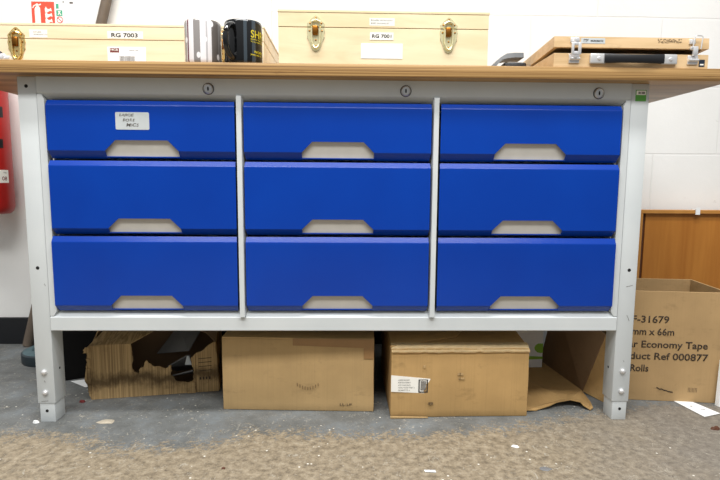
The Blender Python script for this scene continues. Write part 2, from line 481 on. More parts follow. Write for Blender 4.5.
# drawer shell: back, ends, base
bm = NB(); box(bm, -XI+.001, -XI+.004, .052, .497, .2235, .7995); box(bm, XI-.004, XI-.001, .052, .497, .2235, .7995)
box(bm, -XI+.004, XI-.004, .494, .497, .2235, .7995); box(bm, -XI+.004, XI-.004, .052, .494, .2235, .2265)
obj('drawer_cabinet_shell', bm, 'frame', bench)
for s in (-1, 1):    # rear tie bars and side rails at low level
    bm = NB(); x = s*(HW-LW/2); box(bm, x-.015, x+.015, LD, .50, .2235, .2585, .001); obj('side_rail', bm, 'frame', bench)
    bm = NB(); box(bm, x-.015, x+.015, LD, .50, .765, .7995, .001); obj('side_rail', bm, 'frame', bench)
# locks
for x in (-.288, .152, .590):
    bm = NB(); lathe(bm, [(.0113, -.0025), (.0113, -.0055), (.0098, -.0072), (.0088, -.0060), (.0001, -.0060)], (x, -.0005, .7768), 28, 'y', cap=False)
    lk = obj('lock', bm, 'lock_metal', tr, smooth=True)
    bm = NB(); lathe(bm, [(.0128, -.0020), (.0128, -.0034), (.0112, -.0040)], (x, -.0005, .7768), 28, 'y', cap=False); obj('lock_gap_shade', bm, 'grey_plastic', lk)  # dark ring painted as the shaded gap round the lock
    bm = NB(); prism(bm, [(x-.0014, .7727), (x+.0014, .7727), (x+.0018, .7775), (x+.0010, .7810), (x-.0012, .7810), (x-.0018, .7775)], -.0073, -.0064)
    obj('keyhole', bm, 'black_hole', lk)
# stiles beside the legs and dividers between the columns
def stile(x0, x1, name, cut):
    bm = NB()
    zt = .762
    if cut:   # side stile: outer edge reaches the leg; inner corner cut back under the rail and at the foot
        s = 1 if x0 < 0 else -1
        xo, xi = (x0, x1) if s > 0 else (x1, x0)
        pts = [(xo, zt), (xo+s*.010, zt), (xi, .748), (xi, .272), (xo+s*.008, .2600), (xo, .2600)]
        prism(bm, pts, -.0022, .02)
    else:
        sweep_z = [(x0, -.0105), (x1, -.0105), (x1+.0022, .006), (x1+.0022, .03), (x0-.0022, .03), (x0-.0022, .006)]
        a = [bm.verts.new((x, y, .2592)) for x, y in sweep_z]; b = [bm.verts.new((x, y, zt)) for x, y in sweep_z]
        a = a; n = 6
        bm.faces.new(a); bm.faces.new(b[::-1])
        for i in range(n): bm.faces.new((a[i], b[i], b[(i+1) % n], a[(i+1) % n]))
    return obj(name, bm, 'frame', bench)
stile(-XI+.0018, -.6500, 'side_stile', True); stile(.6500, XI-.0018, 'side_stile', True)
stile(-.2262, -.2152, 'divider', False); stile(.2162, .2272, 'divider', False)

# drawers
YF, YB, YT, TH = -.0095, .0035, -.0030, .0012
ROWS = [(.7490, .7380, .6390, .6215, .6625), (.6170, .6055, .4650, .4505, .4875), (.4465, .4335, .2865, .2715, .3095)]
COLS = [(-.6445, -.2305), (-.2105, .2110), (.2320, .6440)]
def drawer(x0, x1, row, tilt):
    zt, zrt, zrb, zb, zn = row
    c = (x0+x1)/2; hb, ht = .0815, .0580
    nb0, nb1, nt0, nt1 = c-hb, c+hb, c-ht, c+ht
    bm = NB(); V = bm.verts.new
    def layer(off):
        d = off
        yf = YF+d; 
        q = {}
        q['tb0'] = V((x0+.001, YT+d*.8, zt-d*.3)); q['tb1'] = V((x1-.001, YT+d*.8, zt-d*.3))
        q['rt0'] = V((x0, yf, zrt)); q['rt1'] = V((x1, yf, zrt))
        q['rb0'] = V((x0, yf, zrb)); q['rb1'] = V((x1, yf, zrb))
        q['n0'] = V((nb0, yf, zrb)); q['n1'] = V((nb1, yf, zrb)); q['m0'] = V((nt0, yf, zn)); q['m1'] = V((nt1, yf, zn))
        q['bb0'] = V((x0+.002, YB+d*.4, zb+d*.8)); q['bb1'] = V((x1-.002, YB+d*.4, zb+d*.8))
        q['c0'] = V((nb0, YB+d*.4, zb+d*.8)); q['c1'] = V((nb1, YB+d*.4, zb+d*.8))
        # extra verts along the notch shoulders so the front can be faceted cleanly
        fs = [('rt0', 'rt1', 'rb1', 'n1', 'm1', 'm0', 'n0', 'rb0'), ('tb0', 'tb1', 'rt1', 'rt0'), ('rb0', 'n0', 'c0', 'bb0'), ('n1', 'rb1', 'bb1', 'c1'),
              ('tb0', 'rt0', 'rb0', 'bb0'), ('tb1', 'bb1', 'rb1', 'rt1')]
        return q, fs
    q, fs = layer(0)
    for f in fs: bm.faces.new([q[k] for k in f])
    # thickness: offset copy behind, stitched round the notch and rims
    p, fs = layer(TH)
    for f in fs: bm.faces.new([p[k] for k in f][::-1])
    rim = ['c0', 'n0', 'm0', 'm1', 'n1', 'c1']
    for a, b in zip(rim, rim[1:]): bm.faces.new((q[a], q[b], p[b], p[a]))
    for a, b in (('tb0', 'tb1'), ('bb0', 'c0'), ('c1', 'bb1')): bm.faces.new((q[a], q[b], p[b], p[a]))
    bmesh.ops.recalc_face_normals(bm, faces=bm.faces)
    # soften the long ridges
    es = [e for e in bm.edges if len(e.link_faces) == 2 and e.calc_length() > .3 and abs(e.verts[0].co.y-YF) < 1e-5 and abs(e.verts[1].co.y-YF) < 1e-5]
    bmesh.ops.bevel(bm, geom=es, offset=.0016, segments=3, affect='EDGES', profile=.5)
    d = obj('drawer', bm, 'blue', bench)
    # grey recess behind the cut-out: a shallow scooped tray
    bm = NB(); zr0, zr1 = zb+.0045, zn+.006
    sweep_x(bm, [(YF+.003, zr1), (YF+.0065, zr1-.006), (YF+.0095, (zr0+zr1)/2), (YF+.011, zr0), (YF+.0125, zr0), (YF+.011, (zr0+zr1)/2), (YF+.009, zr1)], nb0-.004, nb1+.004)
    obj('handle_recess', bm, 'recess', d, smooth=True, label='grey handle recess')
    bm = NB(); sweep_x(bm, [(YF+.0075, zb+.0055), (YF+.0075, zb+.0035), (YB-.001, zb+.001), (YB+.002, zb+.001), (YB+.002, zb+.0055)], nb0-.001, nb1+.001)
    obj('lower_lip', bm, 'blue', d)
    bm = NB(); y0, y1, z0, z1 = .006, .44, zb+.006, zt-.02
    box(bm, x0+.012, x0+.014, y0, y1, z0, z1); box(bm, x1-.014, x1-.012, y0, y1, z0, z1)
    box(bm, x0+.014, x1-.014, y0, y0+.002, z0, z1); box(bm, x0+.014, x1-.014, y1-.002, y1, z0, z1); box(bm, x0+.014, x1-.014, y0+.002, y1-.002, z0, z0+.002)
    obj('drawer_box', bm, 'frame', d)
    return d
first = None
for ci, (x0, x1) in enumerate(COLS):
    for ri, row in enumerate(ROWS):
        e = (0, .0012, .0045)[ri]
        d = drawer(x0-(e if ci == 0 else 0), x1+(e if ci == 2 else 0), row, 0)
        if first is None: first = d
# hand written sticker on the first drawer
def rounded(x0, x1, z0, z1, r=.002, n=4):
    pts = []
    for cx, cz, a0 in ((x1-r, z1-r, 0), (x0+r, z1-r, 90), (x0+r, z0+r, 180), (x1-r, z0+r, 270)):
        for k in range(n+1):
            a = math.radians(a0+90*k/n); pts.append((cx+r*math.cos(a), cz+r*math.sin(a)))
    return pts
bm = NB(); prism(bm, rounded(-.4925, -.4185, .6855, .7235, .003), YF-.0006, YF+.0001); st = obj('label_sticker', bm, 'sticker_grey', first, label='handwritten sticker')
o = st
ROT = Matrix.Rotation(math.radians(-2), 4, 'Y')
def hand(s, x, z, h, w):
    b = text_bm(s, h, .012, w)
    for v in b.verts:
        v.co.x += .25*v.co.z + .0006*math.sin(v.co.x*900); v.co.z += .0005*math.sin(v.co.x*420)
        v.co = Vector((x+v.co.x, YF-.0009, z+v.co.z))
    obj('handwriting', b, 'ink_soft', st)
hand('LARGE', -.4835, .7145, .0055, .030); hand('BORE', -.4765, .7035, .006, .026); hand('MICS', -.4690, .6925, .0068, .027)

# ------------------------------------------------------------------ things on the bench
WT = .8272
def sticker(parent, x0, x1, z0, z1, y, mat='sticker', name='label_sticker', rot=0):
    bm = NB()
    box(bm, x0, x1, y-.0005, y+.0003, z0, z1)
    return obj(name, bm, mat, parent)
def scaled_outline(pts, cx, cz, s): return [(cx+x*s, cz+z*s) for x, z in pts]
TOPP = [(-1, 0), (-1.05, .35), (-.72, .62), (-.5, .95), (-.2, 1.22), (0, 1.3), (.2, 1.22), (.5, .95), (.72, .62), (1.05, .35), (1, 0)]
LOWP = [(-1, 0), (-1.08, -.4), (-.95, -.85), (-1.02, -1.2), (-.8, -1.5), (-.62, -2.1), (-.45, -2.55), (0, -2.8), (.45, -2.55), (.62, -2.1), (.8, -1.5), (1.02, -1.2), (.95, -.85), (1.08, -.4), (1, 0)]
def clasp(parent, x, y, z, s, m1, m2, m3):
    """pressed plate toggle clasp: upper plate on the lid, lower plate with a loop on the body"""
    bm = NB(); prism(bm, scaled_outline(TOPP, x, z+.0006, s), y-.0012, y+.0002)
    bmesh.ops.bevel(bm, geom=[e for e in bm.edges if all(abs(v.co.y-(y-.0012)) < 1e-6 for v in e.verts)], offset=.0006, segments=2, affect='EDGES')
    up = obj('clasp_upper_plate', bm, m1, parent, smooth=True)
    bm = NB(); tube(bm, [(x-.5*s, y-.0012, z+.002), (x-.46*s, y-.004, z+.55*s), (x, y-.005, z+.78*s), (x+.46*s, y-.004, z+.55*s), (x+.5*s, y-.0012, z+.002)], .14*s, 8); obj('catch', bm, m2, up, smooth=True)
    bm = NB(); prism(bm, scaled_outline(LOWP, x, z-.0012, s), y-.0012, y+.0002)
    bmesh.ops.bevel(bm, geom=[e for e in bm.edges if all(abs(v.co.y-(y-.0012)) < 1e-6 for v in e.verts)], offset=.0006, segments=2, affect='EDGES')
    lo = obj('clasp_lower_plate', bm, m1, parent, smooth=True)
    bm = NB(); k = []
    for a in range(17):
        t = math.pi*a/16; k.append((x-.48*s*math.cos(t), y-.004-.001*math.sin(t), z-1.5*s-.95*s*math.sin(t)))
    k = [(x-.5*s, y-.0045, z-.1*s)]+k+[(x+.5*s, y-.0045, z-.1*s)]
    tube(bm, k, .12*s, 8); obj('clasp_loop', bm, m1, lo, smooth=True)
    bm = NB(); box(bm, x-.42*s, x+.30*s, y-.0075, y-.001, z-.95*s, z+.15*s, .18*s, 3); obj('clasp_lever', bm, m3, lo, smooth=True)
    bm = NB()
    for px, pz in ((0, 1.05), (-.68, .42), (.68, .42)): lathe(bm, [(.0001, -.0022), (.10*s, -.0018), (.12*s, -.0010)], (x+px*s, y, z+pz*s), 10, 'y')
    obj('screws', bm, 'brass_dark', up)
    bm = NB()
    for px, pz in ((0, -1.5), (0, -2.2), (-.75, -.45), (.75, -.45)): lathe(bm, [(.0001, -.0022), (.10*s, -.0018), (.12*s, -.0010)], (x+px*s, y, z+pz*s), 10, 'y')
    obj('screws', bm, 'brass_dark', lo)

def wooden_box(name, label, x0, x1, y0, y1, z0, zs, z1, mat, extra_seam=None):
    t = thing(name, label, 'wooden box', ((x0+x1)/2, (y0+y1)/2, z0))
    bm = NB(); box(bm, x0, x1, y0, y1, z0, zs-.0006, .0008); obj('body', bm, mat, t)
    bm = NB(); box(bm, x0-.0004, x1+.0004, y0-.0004, y1+.0004, zs+.0006, z1-.006, .0008); lid = obj('lid', bm, mat, t)
    bm = NB(); box(bm, x0-.0012, x1+.0018, y0-.0012, y1+.001, z1-.0055, z1, .0008); obj('lid_panel', bm, mat, lid)
    bm = NB(); box(bm, x0+.002, x1-.002, y0+.002, y1-.002, zs-.0012, zs+.0012); obj('seam', bm, 'brass_dark', t)
    return t, lid
# box marked RG 7001
yb = -.033
wb, lid = wooden_box('wooden_box', 'pale wooden instrument box with two brass clasps, marked RG 7001', -.128, .326, yb, .22, WT, .9035, .9395, 'pine2')
clasp(wb, -.0475, yb-.0006, .9035, .0180, 'brass_pale', 'brass_pale', 'brass_dark'); clasp(wb, .2395, yb-.0006, .9035, .0180, 'brass_pale', 'brass_pale', 'brass_dark')
s1 = sticker(lid, .068, .122, .9085, .9240, yb-.0003); text_line(['BOWERS METROLOGY', 'BORE GAUGING SET'], (.071, yb-.0011, .9178), .0034, .0062, s1, 'ink_soft', [.047, .040])
s2 = sticker(wb, .069, .120, .8790, .8945, yb-.0003); text('RG 7001', .0068, (.0735, yb-.0010, .8835), s2, 'ink', .02, .042)
sticker(wb, .050, .140, .8400, .8715, yb-.0003, 'paper')
# box marked RG 7003
yb = .10
wb, lid = wooden_box('wooden_box', 'long pale pine box marked RG 7003 behind the mugs, with polished brass clasps', -.862, -.180, yb, .40, WT, .9055, .9415, 'pine')
clasp(wb, -.7635, yb-.0006, .9060, .0195, 'brass', 'brass', 'brass_dark'); clasp(wb, -.279, yb-.0006, .9060, .0195, 'brass', 'brass', 'brass_dark')
s1 = sticker(lid, -.7325, -.6905, .9085, .9265, yb-.0003); text_line(['BOWERS', 'METROLOGY LTD'], (-.7225, yb-.0011, .9195), .0026, .0055, s1, 'ink_soft', [.018, .032]); 
s2 = sticker(lid, -.550, -.4660, .9085, .9255, yb-.0003); text('RG 7003', .0088, (-.5405, yb-.0010, .9120), s2, 'ink', .02, .062)
s3 = sticker(wb, -.5515, -.4610, .8450, .8895, yb-.0003, 'paper')
bm = NB(); box(bm, -.5455, -.5240, yb-.0011, yb-.0004, .8765, .8865); r3 = obj('printed_logo', bm, 'red_ink', s3)
text('HCB', .0052, (-.5435, yb-.0014, .8795), r3, 'sticker', .02, .017)
text_line(['SERIAL NO', ], (-.500, yb-.0010, .8800), .003, .005, s3, 'ink_soft', [.022])
bm = NB()
random.seed(3)
xx = -.5235
while xx < -.487: w = random.choice((.0006, .001, .0014)); box(bm, xx, xx+w, yb-.0009, yb-.0004, .852, .868); xx += w+random.choice((.0006, .001))
obj('barcode', bm, 'ink_soft', s3)

# mugs
def mug(name, label, cx, cy, r, h, mat, hang, hlabel=None):
    t = thing(name, label, 'mug', (cx, cy, WT))
    bm = NB(); w = .0035
    prof = [(.0001, .0015), (r*.80, .0015), (r*.84, 0), (r*.93, .0005), (r*.98, .004), (r, .009), (r, h-.006), (r*.985, h-.0015), (r*.965, h), (r-w, h-.0015), (r-w-.0005, h-.006), (r-w-.0005, .008), (r*.8, .0045), (.0001, .0045)]
    lathe(bm, [(a, b+WT) for a, b in prof], (cx, cy, 0), 64, 'z', cap=False)
    body = obj('mug_body', bm, mat, t, smooth=True)
    bm = NB(); pts = []
    d = Vector((math.sin(hang), -math.cos(hang), 0))
    for k in range(19):
        a = math.pi*k/18
        pts.append(Vector((cx, cy, WT+h*.50))+d*(r-.003+.030*math.sin(a)**.8)+Vector((0, 0, math.cos(a)*h*.36)))
    tube(bm, pts, [.0062 if 1 < k < 17 else .0072 for k in range(19)], 12)
    obj('handle', bm, 'black_glaze' if mat == 'bmug' else 'mug', t, smooth=True)
    return t, body
mug('mug', 'white and grey striped mug with pale spots', -.300, .010, .0400, .0925, 'mug', math.radians(168))
t, body = mug('mug', 'glossy black mug with yellow lettering', -.2110, .010, .0415, .0930, 'bmug', math.radians(-22))
def cyl(cx, cy, r):
    return lambda x, y, z: Vector((cx+(r-y)*math.sin(x/r), cy-(r-y)*math.cos(x/r), z))
fr = cyl(-.2110, .010, .0415)
for s, h, x, z, w in (('SHROP', .0155, .0240, WT+.0560, .062), ('SHIRE GAUGE', .0026, .0235, WT+.0510, .040), ('TOOLS & METROLOGY', .0026, .0235, WT+.0460, .045), ('WORKS', .0055, .0310, WT+.0240, .03), ('PRECISION LTD', .0028, .0235, WT+.0185, .045)):
    b = text_bm(s, h, .01, w)
    bmesh.ops.subdivide_edges(b, edges=[e for e in b.edges if e.calc_length() > .004], cuts=3)
    for v in b.verts: v.co = fr(x+v.co.x, -.0004, z+v.co.z)
    obj('lettering', b, 'yellow', body)

# small tool at the left edge of the bench
t = thing('hand_gauge', 'dark blue cylindrical hand gauge with silver tip lying before the RG 7003 box', 'gauge', (-.82, .03, WT))
bm = NB(); lathe(bm, [(.0001, -.886), (.017, -.886), (.019, -.882), (.019, -.772), (.015, -.766), (.0001, -.766)], (0, .045, WT+.0195), 28, 'x', cap=False); obj('grip', bm, 'navy_plastic', t, smooth=True)
bm = NB(); lathe(bm, [(.0001, -.7665), (.012, -.7665), (.012, -.758), (.007, -.755), (.007, -.746), (.003, -.744), (.0001, -.744)], (0, .045, WT+.0195), 24, 'x', cap=False); obj('tip', bm, 'chrome', t, smooth=True)

# hinged wooden case at the right, lid standing slightly open
y0, y1 = -.034, .190; xa, xb = .4715, .8145
case = thing('wooden_case', 'shallow beech tool case with black carrying handle, lid slightly ajar', 'tool case', ((xa+xb)/2, (y0+y1)/2, WT))
def tray(bm, z0, z1, w=.009, top_open=True):
    box(bm, xa, xb, y0, y0+w, z0, z1); box(bm, xa, xb, y1-w, y1, z0, z1)
    box(bm, xa, xa+w, y0+w, y1-w, z0, z1); box(bm, xb-w, xb, y0+w, y1-w, z0, z1)
    if top_open: box(bm, xa+w, xb-w, y0+w, y1-w, z0, z0+.004)
    else: box(bm, xa+w, xb-w, y0+w, y1-w, z1-.004, z1)
bm = NB(); tray(bm, WT, WT+.0295); obj('case_base', bm, 'casewood', case)
bm = NB(); box(bm, xa+.009, xb-.009, y0+.009, y1-.009, WT+.004, WT+.022); obj('lining', bm, 'casewood_in', case)
ang = math.radians(-3.1)
H = Vector((0, y1, WT+.0300))
ML = Matrix.Translation(H) @ Matrix.Rotation(ang, 4, 'X') @ Matrix.Translation(-H)
bm = NB(); tray(bm, WT+.0300, WT+.0530, top_open=False); bmesh.ops.transform(bm, matrix=ML, verts=bm.verts); lidc = obj('case_lid', bm, 'casewood', case)
def LF(x, y, z): return ML @ Vector((x, y, z))
bm = NB(); box(bm, .530, .583, y0-.0006, y0+.0002, WT+.0385, WT+.0500); bmesh.ops.transform(bm, matrix=ML, verts=bm.verts); s = obj('label_sticker', bm, 'sticker_grey', lidc)
text('MICROMATIC', .0032, (.551, y0-.0010, WT+.0425), s, 'ink', .02, .028, frame=LF)
bm = NB()
tube(bm, [LF(.536, y0-.001, WT+.042), LF(.536, y0-.001, WT+.047), LF(.543, y0-.001, WT+.047)], .0006, 6); tube(bm, [LF(.540, y0-.001, WT+.042), LF(.546, y0-.001, WT+.0475)], .0006, 6)
obj('printed_logo', bm, 'ink_soft', s)
bm = NB(); random.seed(5)
for i in range(88):
    x = .700+(i//2)*.0012; z = WT+.0410+random.random()*.008; box(bm, x, x+.0010+random.random()*.001, y0-.0003, y0+.0002, z, z+.001+random.random()*.0014)
bmesh.ops.transform(bm, matrix=ML, verts=bm.verts); obj('worn_stamp', bm, 'stamp', lidc)
bm = NB(); box(bm, .794, .807, y0-.0005, y0+.0002, WT+.004, WT+.019); s = obj('maker_plate', bm, 'navy_plastic', case)
bm = NB(); box(bm, .7965, .8045, y0-.0009, y0-.0004, WT+.007, WT+.010); obj('printed_strip', bm, 'sticker', s)
# handle
hz0, hz1 = WT+.0070, WT+.0285
for xa_, xb_ in ((.5495, .584), (.7075, .742)):
    bm = NB(); box(bm, xa_, xb_, y0-.007, y0+.0003, hz0, hz1, .0022, 3); hc = obj('handle_bracket', bm, 'steel', case, smooth=True)
    bm = NB(); lathe(bm, [(.0001, -.0022), (.003, -.002), (.0045, 0)], ((xa_+xb_)/2+.002, y0-.007, (hz0+hz1)/2), 16, 'y', cap=False); obj('rivet', bm, 'chrome', hc, smooth=True)
bm = NB(); n = 20; rings = []
for i in range(n+1):
    u = i/n; x = .580+u*.132; off = .0065+.004*math.sin(math.pi*u)
    zc = (hz0+hz1)/2+.0005-.0006*math.sin(math.pi*u); hh = .0098-.0012*math.sin(math.pi*u)
    rings.append([bm.verts.new((x, y0-off-dy, zc+dz*hh)) for dy, dz in ((-.0035, -1), (.001, -1.0), (.0025, -.7), (.0025, .7), (.001, 1), (-.0035, 1))])
for A, B in zip(rings, rings[1:]):
    for k in range(6): bm.faces.new((A[k], A[(k+1) % 6], B[(k+1) % 6], B[k]))
bm.faces.new(rings[0]); bm.faces.new(rings[-1][::-1])
obj('handle_strap', bm, 'black_plastic', case, smooth=True)
# latches: body plate on the base, catch on the lid, open swing piece
for xl, kind in ((.5155, 'plate'), (.7785, 'wire')):
    bm = NB(); box(bm, xl-.0115, xl+.0115, y0-.003, y0+.0002, WT+.008, WT+.0275, .0012); p = obj('latch_base', bm, 'chrome', case, smooth=True)
    bm = NB(); tube(bm, [(xl-.011, y0-.0055, WT+.017), (xl+.011, y0-.0055, WT+.017)], .0030, 10); obj('latch_pivot', bm, 'chrome', p, smooth=True)
    if kind == 'plate':
        bm = NB(); f = lambda x, y, z: Vector((xl+x, y0-.010+y, WT+z))
        box(bm, xl-.0105, xl-.0045, y0-.012, y0-.009, WT+.024, WT+.050, .0008)
        box(bm, xl+.0040, xl+.0110, y0-.012, y0-.009, WT+.024, WT+.050, .0008)
        box(bm, xl-.0100, xl+.0105, y0-.0118, y0-.0092, WT+.024, WT+.031, .0008)
        box(bm, xl-.0100, xl+.0105, y0-.0118, y0-.0092, WT+.0440, WT+.050, .0008)
        box(bm, xl-.0045, xl+.0065, y0-.0118, y0-.0092, WT+.049, WT+.0605, .0014)
        box(bm, xl-.0035, xl+.0035, y0-.0105, y0-.0002, WT+.018, WT+.028, .0008)
        obj('latch_lever', bm, 'chrome', p, smooth=True)
    else:
        bm = NB(); L0 = [(-.008, .042), (-.0045, .0655), (-.0020, .068), (.0100, .0675), (.0125, .0650), (.0100, .040)]
        tube(bm, [(xl+.002+a, y0-.009, WT+b) for a, b in L0], .00135, 8); obj('latch_wire_loop', bm, 'steel', p, smooth=True)
        bm = NB(); box(bm, xl-.0045, xl+.0065, y0-.0095, y0-.0045, WT+.026, WT+.0455, .0012); box(bm, xl-.010, xl-.004, y0-.009, y0-.003, WT+.0385, WT+.045, .001)
        obj('latch_lever', bm, 'chrome', p, smooth=True)
    bm = NB(); box(bm, xl-.0095, xl+.0035, y0-.004, y0+.0005, WT+.0395, WT+.0500, .001); bmesh.ops.transform(bm, matrix=ML, verts=bm.verts); obj('latch_catch', bm, 'chrome', lidc, smooth=True)

# dark grey moulded thing behind the case
t = thing('plastic_tool_handle', 'dark grey moulded plastic bow lying between RG 7001 box and beech case', 'tool', (.44, .14, WT))
bm = NB(); pts = []
P0 = [(.362, .0), (.372, .016), (.386, .034), (.398, .046), (.412, .052), (.430, .054), (.452, .054)]
rings = []
for i, (x, z) in enumerate(P0):
    a = P0[max(i-1, 0)]; b = P0[min(i+1, len(P0)-1)]; d = Vector((b[0]-a[0], 0, b[1]-a[1])).normalized(); nn = Vector((-d.z, 0, d.x))
    c = Vector((x, 0, WT+z+.0035)); th = .0035 if i < 4 else .006
    rings.append([bm.verts.new(c+nn*sx*th+Vector((0, .105+sy, 0))) for sx, sy in ((-1, 0), (1, .004), (1, .046), (-1, .05))])
for A, B in zip(rings, rings[1:]):
    for k in range(4): bm.faces.new((A[k], A[(k+1) % 4], B[(k+1) % 4], B[k]))
bm.faces.new(rings[0]); bm.faces.new(rings[-1][::-1])
for v in bm.verts: v.co.z = max(v.co.z, WT)
obj('bow', bm, 'grey_plastic', t, smooth=True)
bm = NB(); box(bm, .405, .462, .110, .15, WT, WT+.042, .006, 3); obj('foot', bm, 'black_plastic', t, smooth=True)

# ------------------------------------------------------------------ on the wall
def disc(bm, cx, cz, r, y0, y1, n=24): prism(bm, [(cx+r*math.cos(2*math.pi*k/n), cz+r*math.sin(2*math.pi*k/n)) for k in range(n)], y0, y1)
YW = .607
sg = thing('fire_extinguisher_sign', 'red sign with white extinguisher and flame pictograms', 'sign', (-.98, YW, 1.08))
bm = NB(); box(bm, -1.016, -.943, YW-.0016, YW, 1.060, 1.1525); pl = obj('sign_plate', bm, 'sign_red', sg)
bm = NB(); f0 = YW-.0022; f1 = YW-.0015
prism(bm, [(-1.006, 1.066), (-1.006, 1.128), (-1.003, 1.135), (-.998, 1.138), (-.992, 1.138), (-.988, 1.132), (-.987, 1.066)], f0, f1)
prism(bm, [(-1.0, 1.1385), (-.994, 1.1385), (-.994, 1.146), (-1.0, 1.146)], f0, f1)
prism(bm, [(-.994, 1.1425), (-.986, 1.146), (-.984, 1.142), (-.994, 1.1390)], f0, f1)
prism(bm, [(-1.0, 1.1445), (-1.009, 1.140), (-1.013, 1.132), (-1.011, 1.131), (-1.006, 1.1375), (-1.0, 1.1405)], f0, f1)
obj('extinguisher_pictogram', bm, 'sticker', pl)
bm = NB()
FL = [(0, 0), (.010, .006), (.016, .014), (.022, .012), (.025, .022), (.020, .019), (.014, .020), (.007, .014), (0, .006)]
for dz, s in ((.068, 1), (.086, 1), (.104, 1), (.121, .95)):
    prism(bm, [(-.976+x*s, 1.0-.003+dz+z*s) for x, z in [(0.004, 0), (.012, .001), (.020, .006), (.027, .004), (.024, .016), (.019, .012), (.012, .012), (.007, .020), (.003, .012)]], f0, f1)
obj('flame_pictogram', bm, 'sticker', pl)
sg = thing('safety_sign', 'white notice with small green and red pictograms beside the red sign', 'sign', (-.905, YW, 1.08))
bm = NB(); box(bm, -.9405, -.866, YW-.0014, YW, 1.060, 1.158); pl = obj('notice_sheet', bm, 'paper', sg)
bm = NB(); box(bm, -.9365, -.917, YW-.0018, YW-.0013, 1.108, 1.126); p = obj('green_pictogram', bm, 'sign_green', pl)
bm = NB(); prism(bm, [(-.933, 1.111), (-.929, 1.111), (-.927, 1.117), (-.924, 1.111), (-.920, 1.111), (-.925, 1.119), (-.921, 1.123), (-.931, 1.123), (-.929, 1.118)], YW-.0021, YW-.0017); obj('running_figure', bm, 'sticker', p)
bm = NB(); box(bm, -.9365, -.928, YW-.0018, YW-.0013, 1.131, 1.146); obj('green_pictogram', bm, 'sign_green', pl)
bm = NB(); ring = [(-.926+.0095*math.cos(2*math.pi*k/24), YW-.0018, 1.096+.0095*math.sin(2*math.pi*k/24)) for k in range(24)]
tube(bm, ring, .0011, 6, closed=True); tube(bm, [(-.9325, YW-.0018, 1.1025), (-.9195, YW-.0018, 1.0895)], .0011, 6); obj('prohibition_ring', bm, 'sign_red', pl)
bm = NB()
for z in (1.125, 1.105, 1.085): box(bm, -.905, -.876, YW-.0016, YW-.0013, z, z+.0007)
for x in (-.905, -.890, -.876): box(bm, x, x+.0007, YW-.0016, YW-.0013, 1.066, 1.1257)
box(bm, -.870, -.8693, YW-.0016, YW-.0013, 1.062, 1.155)
obj('ruled_table', bm, 'sticker_grey', pl)
bm = NB(); box(bm, -.892, -.881, YW-.0016, YW-.0013, 1.147, 1.153); box(bm, -.914, -.911, YW-.0016, YW-.0013, 1.149, 1.156); obj('printed_heading', bm, 'ink_soft', pl)

# fire extinguisher hanging on the wall, mostly outside the left of the view
fe = thing('fire_extinguisher', 'red fire extinguisher on the wall left of the workbench', 'fire extinguisher', (-1.145, .52, .44))
cx, cy, r = -1.148, .527, .074
bm = NB(); lathe(bm, [(.0001, .462), (r*.80, .462), (r*.94, .470), (r, .486), (r, .86), (r*.95, .89), (r*.78, .917), (r*.45, .936), (.022, .944), (.022, .965), (.0001, .965)], (cx, cy, 0), 48, 'z', cap=False); body = obj('cylinder', bm, 'red_paint', fe, smooth=True)
bm = NB(); box(bm, cx-.014, cx+.014, cy-.05, cy+.02, .965, .985, .004); box(bm, cx-.010, cx+.010, cy-.09, cy+.02, .99, .998, .003); obj('valve_handle', bm, 'black_plastic', fe, smooth=True)
bm = NB(); tube(bm, [(cx-.01, cy-.03, .972), (cx-.035, cy-.085, .96), (cx-.045, cy-.095, .91), (cx-.042, cy-.092, .80), (cx-.04, cy-.09, .70)], .010, 10); obj('hose', bm, 'black_plastic', fe, smooth=True)
bm = NB(); box(bm, cx-.01, cx+.01, cy+.07, YW, .60, .82); obj('wall_bracket', bm, 'black_plastic', fe)
def cylpatch(bm, cx, cy, r, a0, a1, z0, z1, n=10, th=.0006):
    pr = []
    for k in range(n+1):
        a = a0+(a1-a0)*k/n
        pr.append([bm.verts.new((cx+q*math.sin(a), cy-q*math.cos(a), z)) for q, z in ((r+.0002, z0), (r+th, z0), (r+th, z1), (r+.0002, z1))])
    for A, B in zip(pr, pr[1:]):
        for k in range(4): bm.faces.new((A[k], A[(k+1) % 4], B[(k+1) % 4], B[k]))
    bm.faces.new(pr[0]); bm.faces.new(pr[-1][::-1])
bm = NB(); cylpatch(bm, cx, cy, r, .2, 1.50, .562, .603); s = obj('service_sticker', bm, 'sticker', body)
fr = cyl(cx, cy, r)
for txt, z, h, m in (('17781', .592, .004, 'ink_soft'), ('08', .570, .012, 'red_ink')):
    b = text_bm(txt, h, .01)
    w = max(v.co.x for v in b.verts)
    for v in b.verts: v.co = fr(1.40*r-w+v.co.x, -.0009, z+v.co.z)
    obj('lettering', b, m, s)
bm = NB(); cylpatch(bm, cx, cy, r, .1, 1.42, .768, .802); obj('black_band', bm, 'black_plastic', body)
bm = NB(); cylpatch(bm, cx, cy, r, .0, 1.33, .672, .700); obj('black_band', bm, 'black_plastic', body)

# pole leaning in the corner behind the bench
bm = NB(); A = Vector((-1.085, .560, .004)); B = Vector((-.60, .580, 1.62)); 
# keep it straight: pass through the seen points
A = Vector((-1.082, .574, 0.004)); B = Vector((-.690, .580, 1.40))
tube(bm, [A+(B-A)*k/8 for k in range(9)], .0155, 16)
tag(obj('pole', bm, 'pole', None, A, smooth=True), 'brown pole leaning sideways against the wall behind the workbench', 'pole')

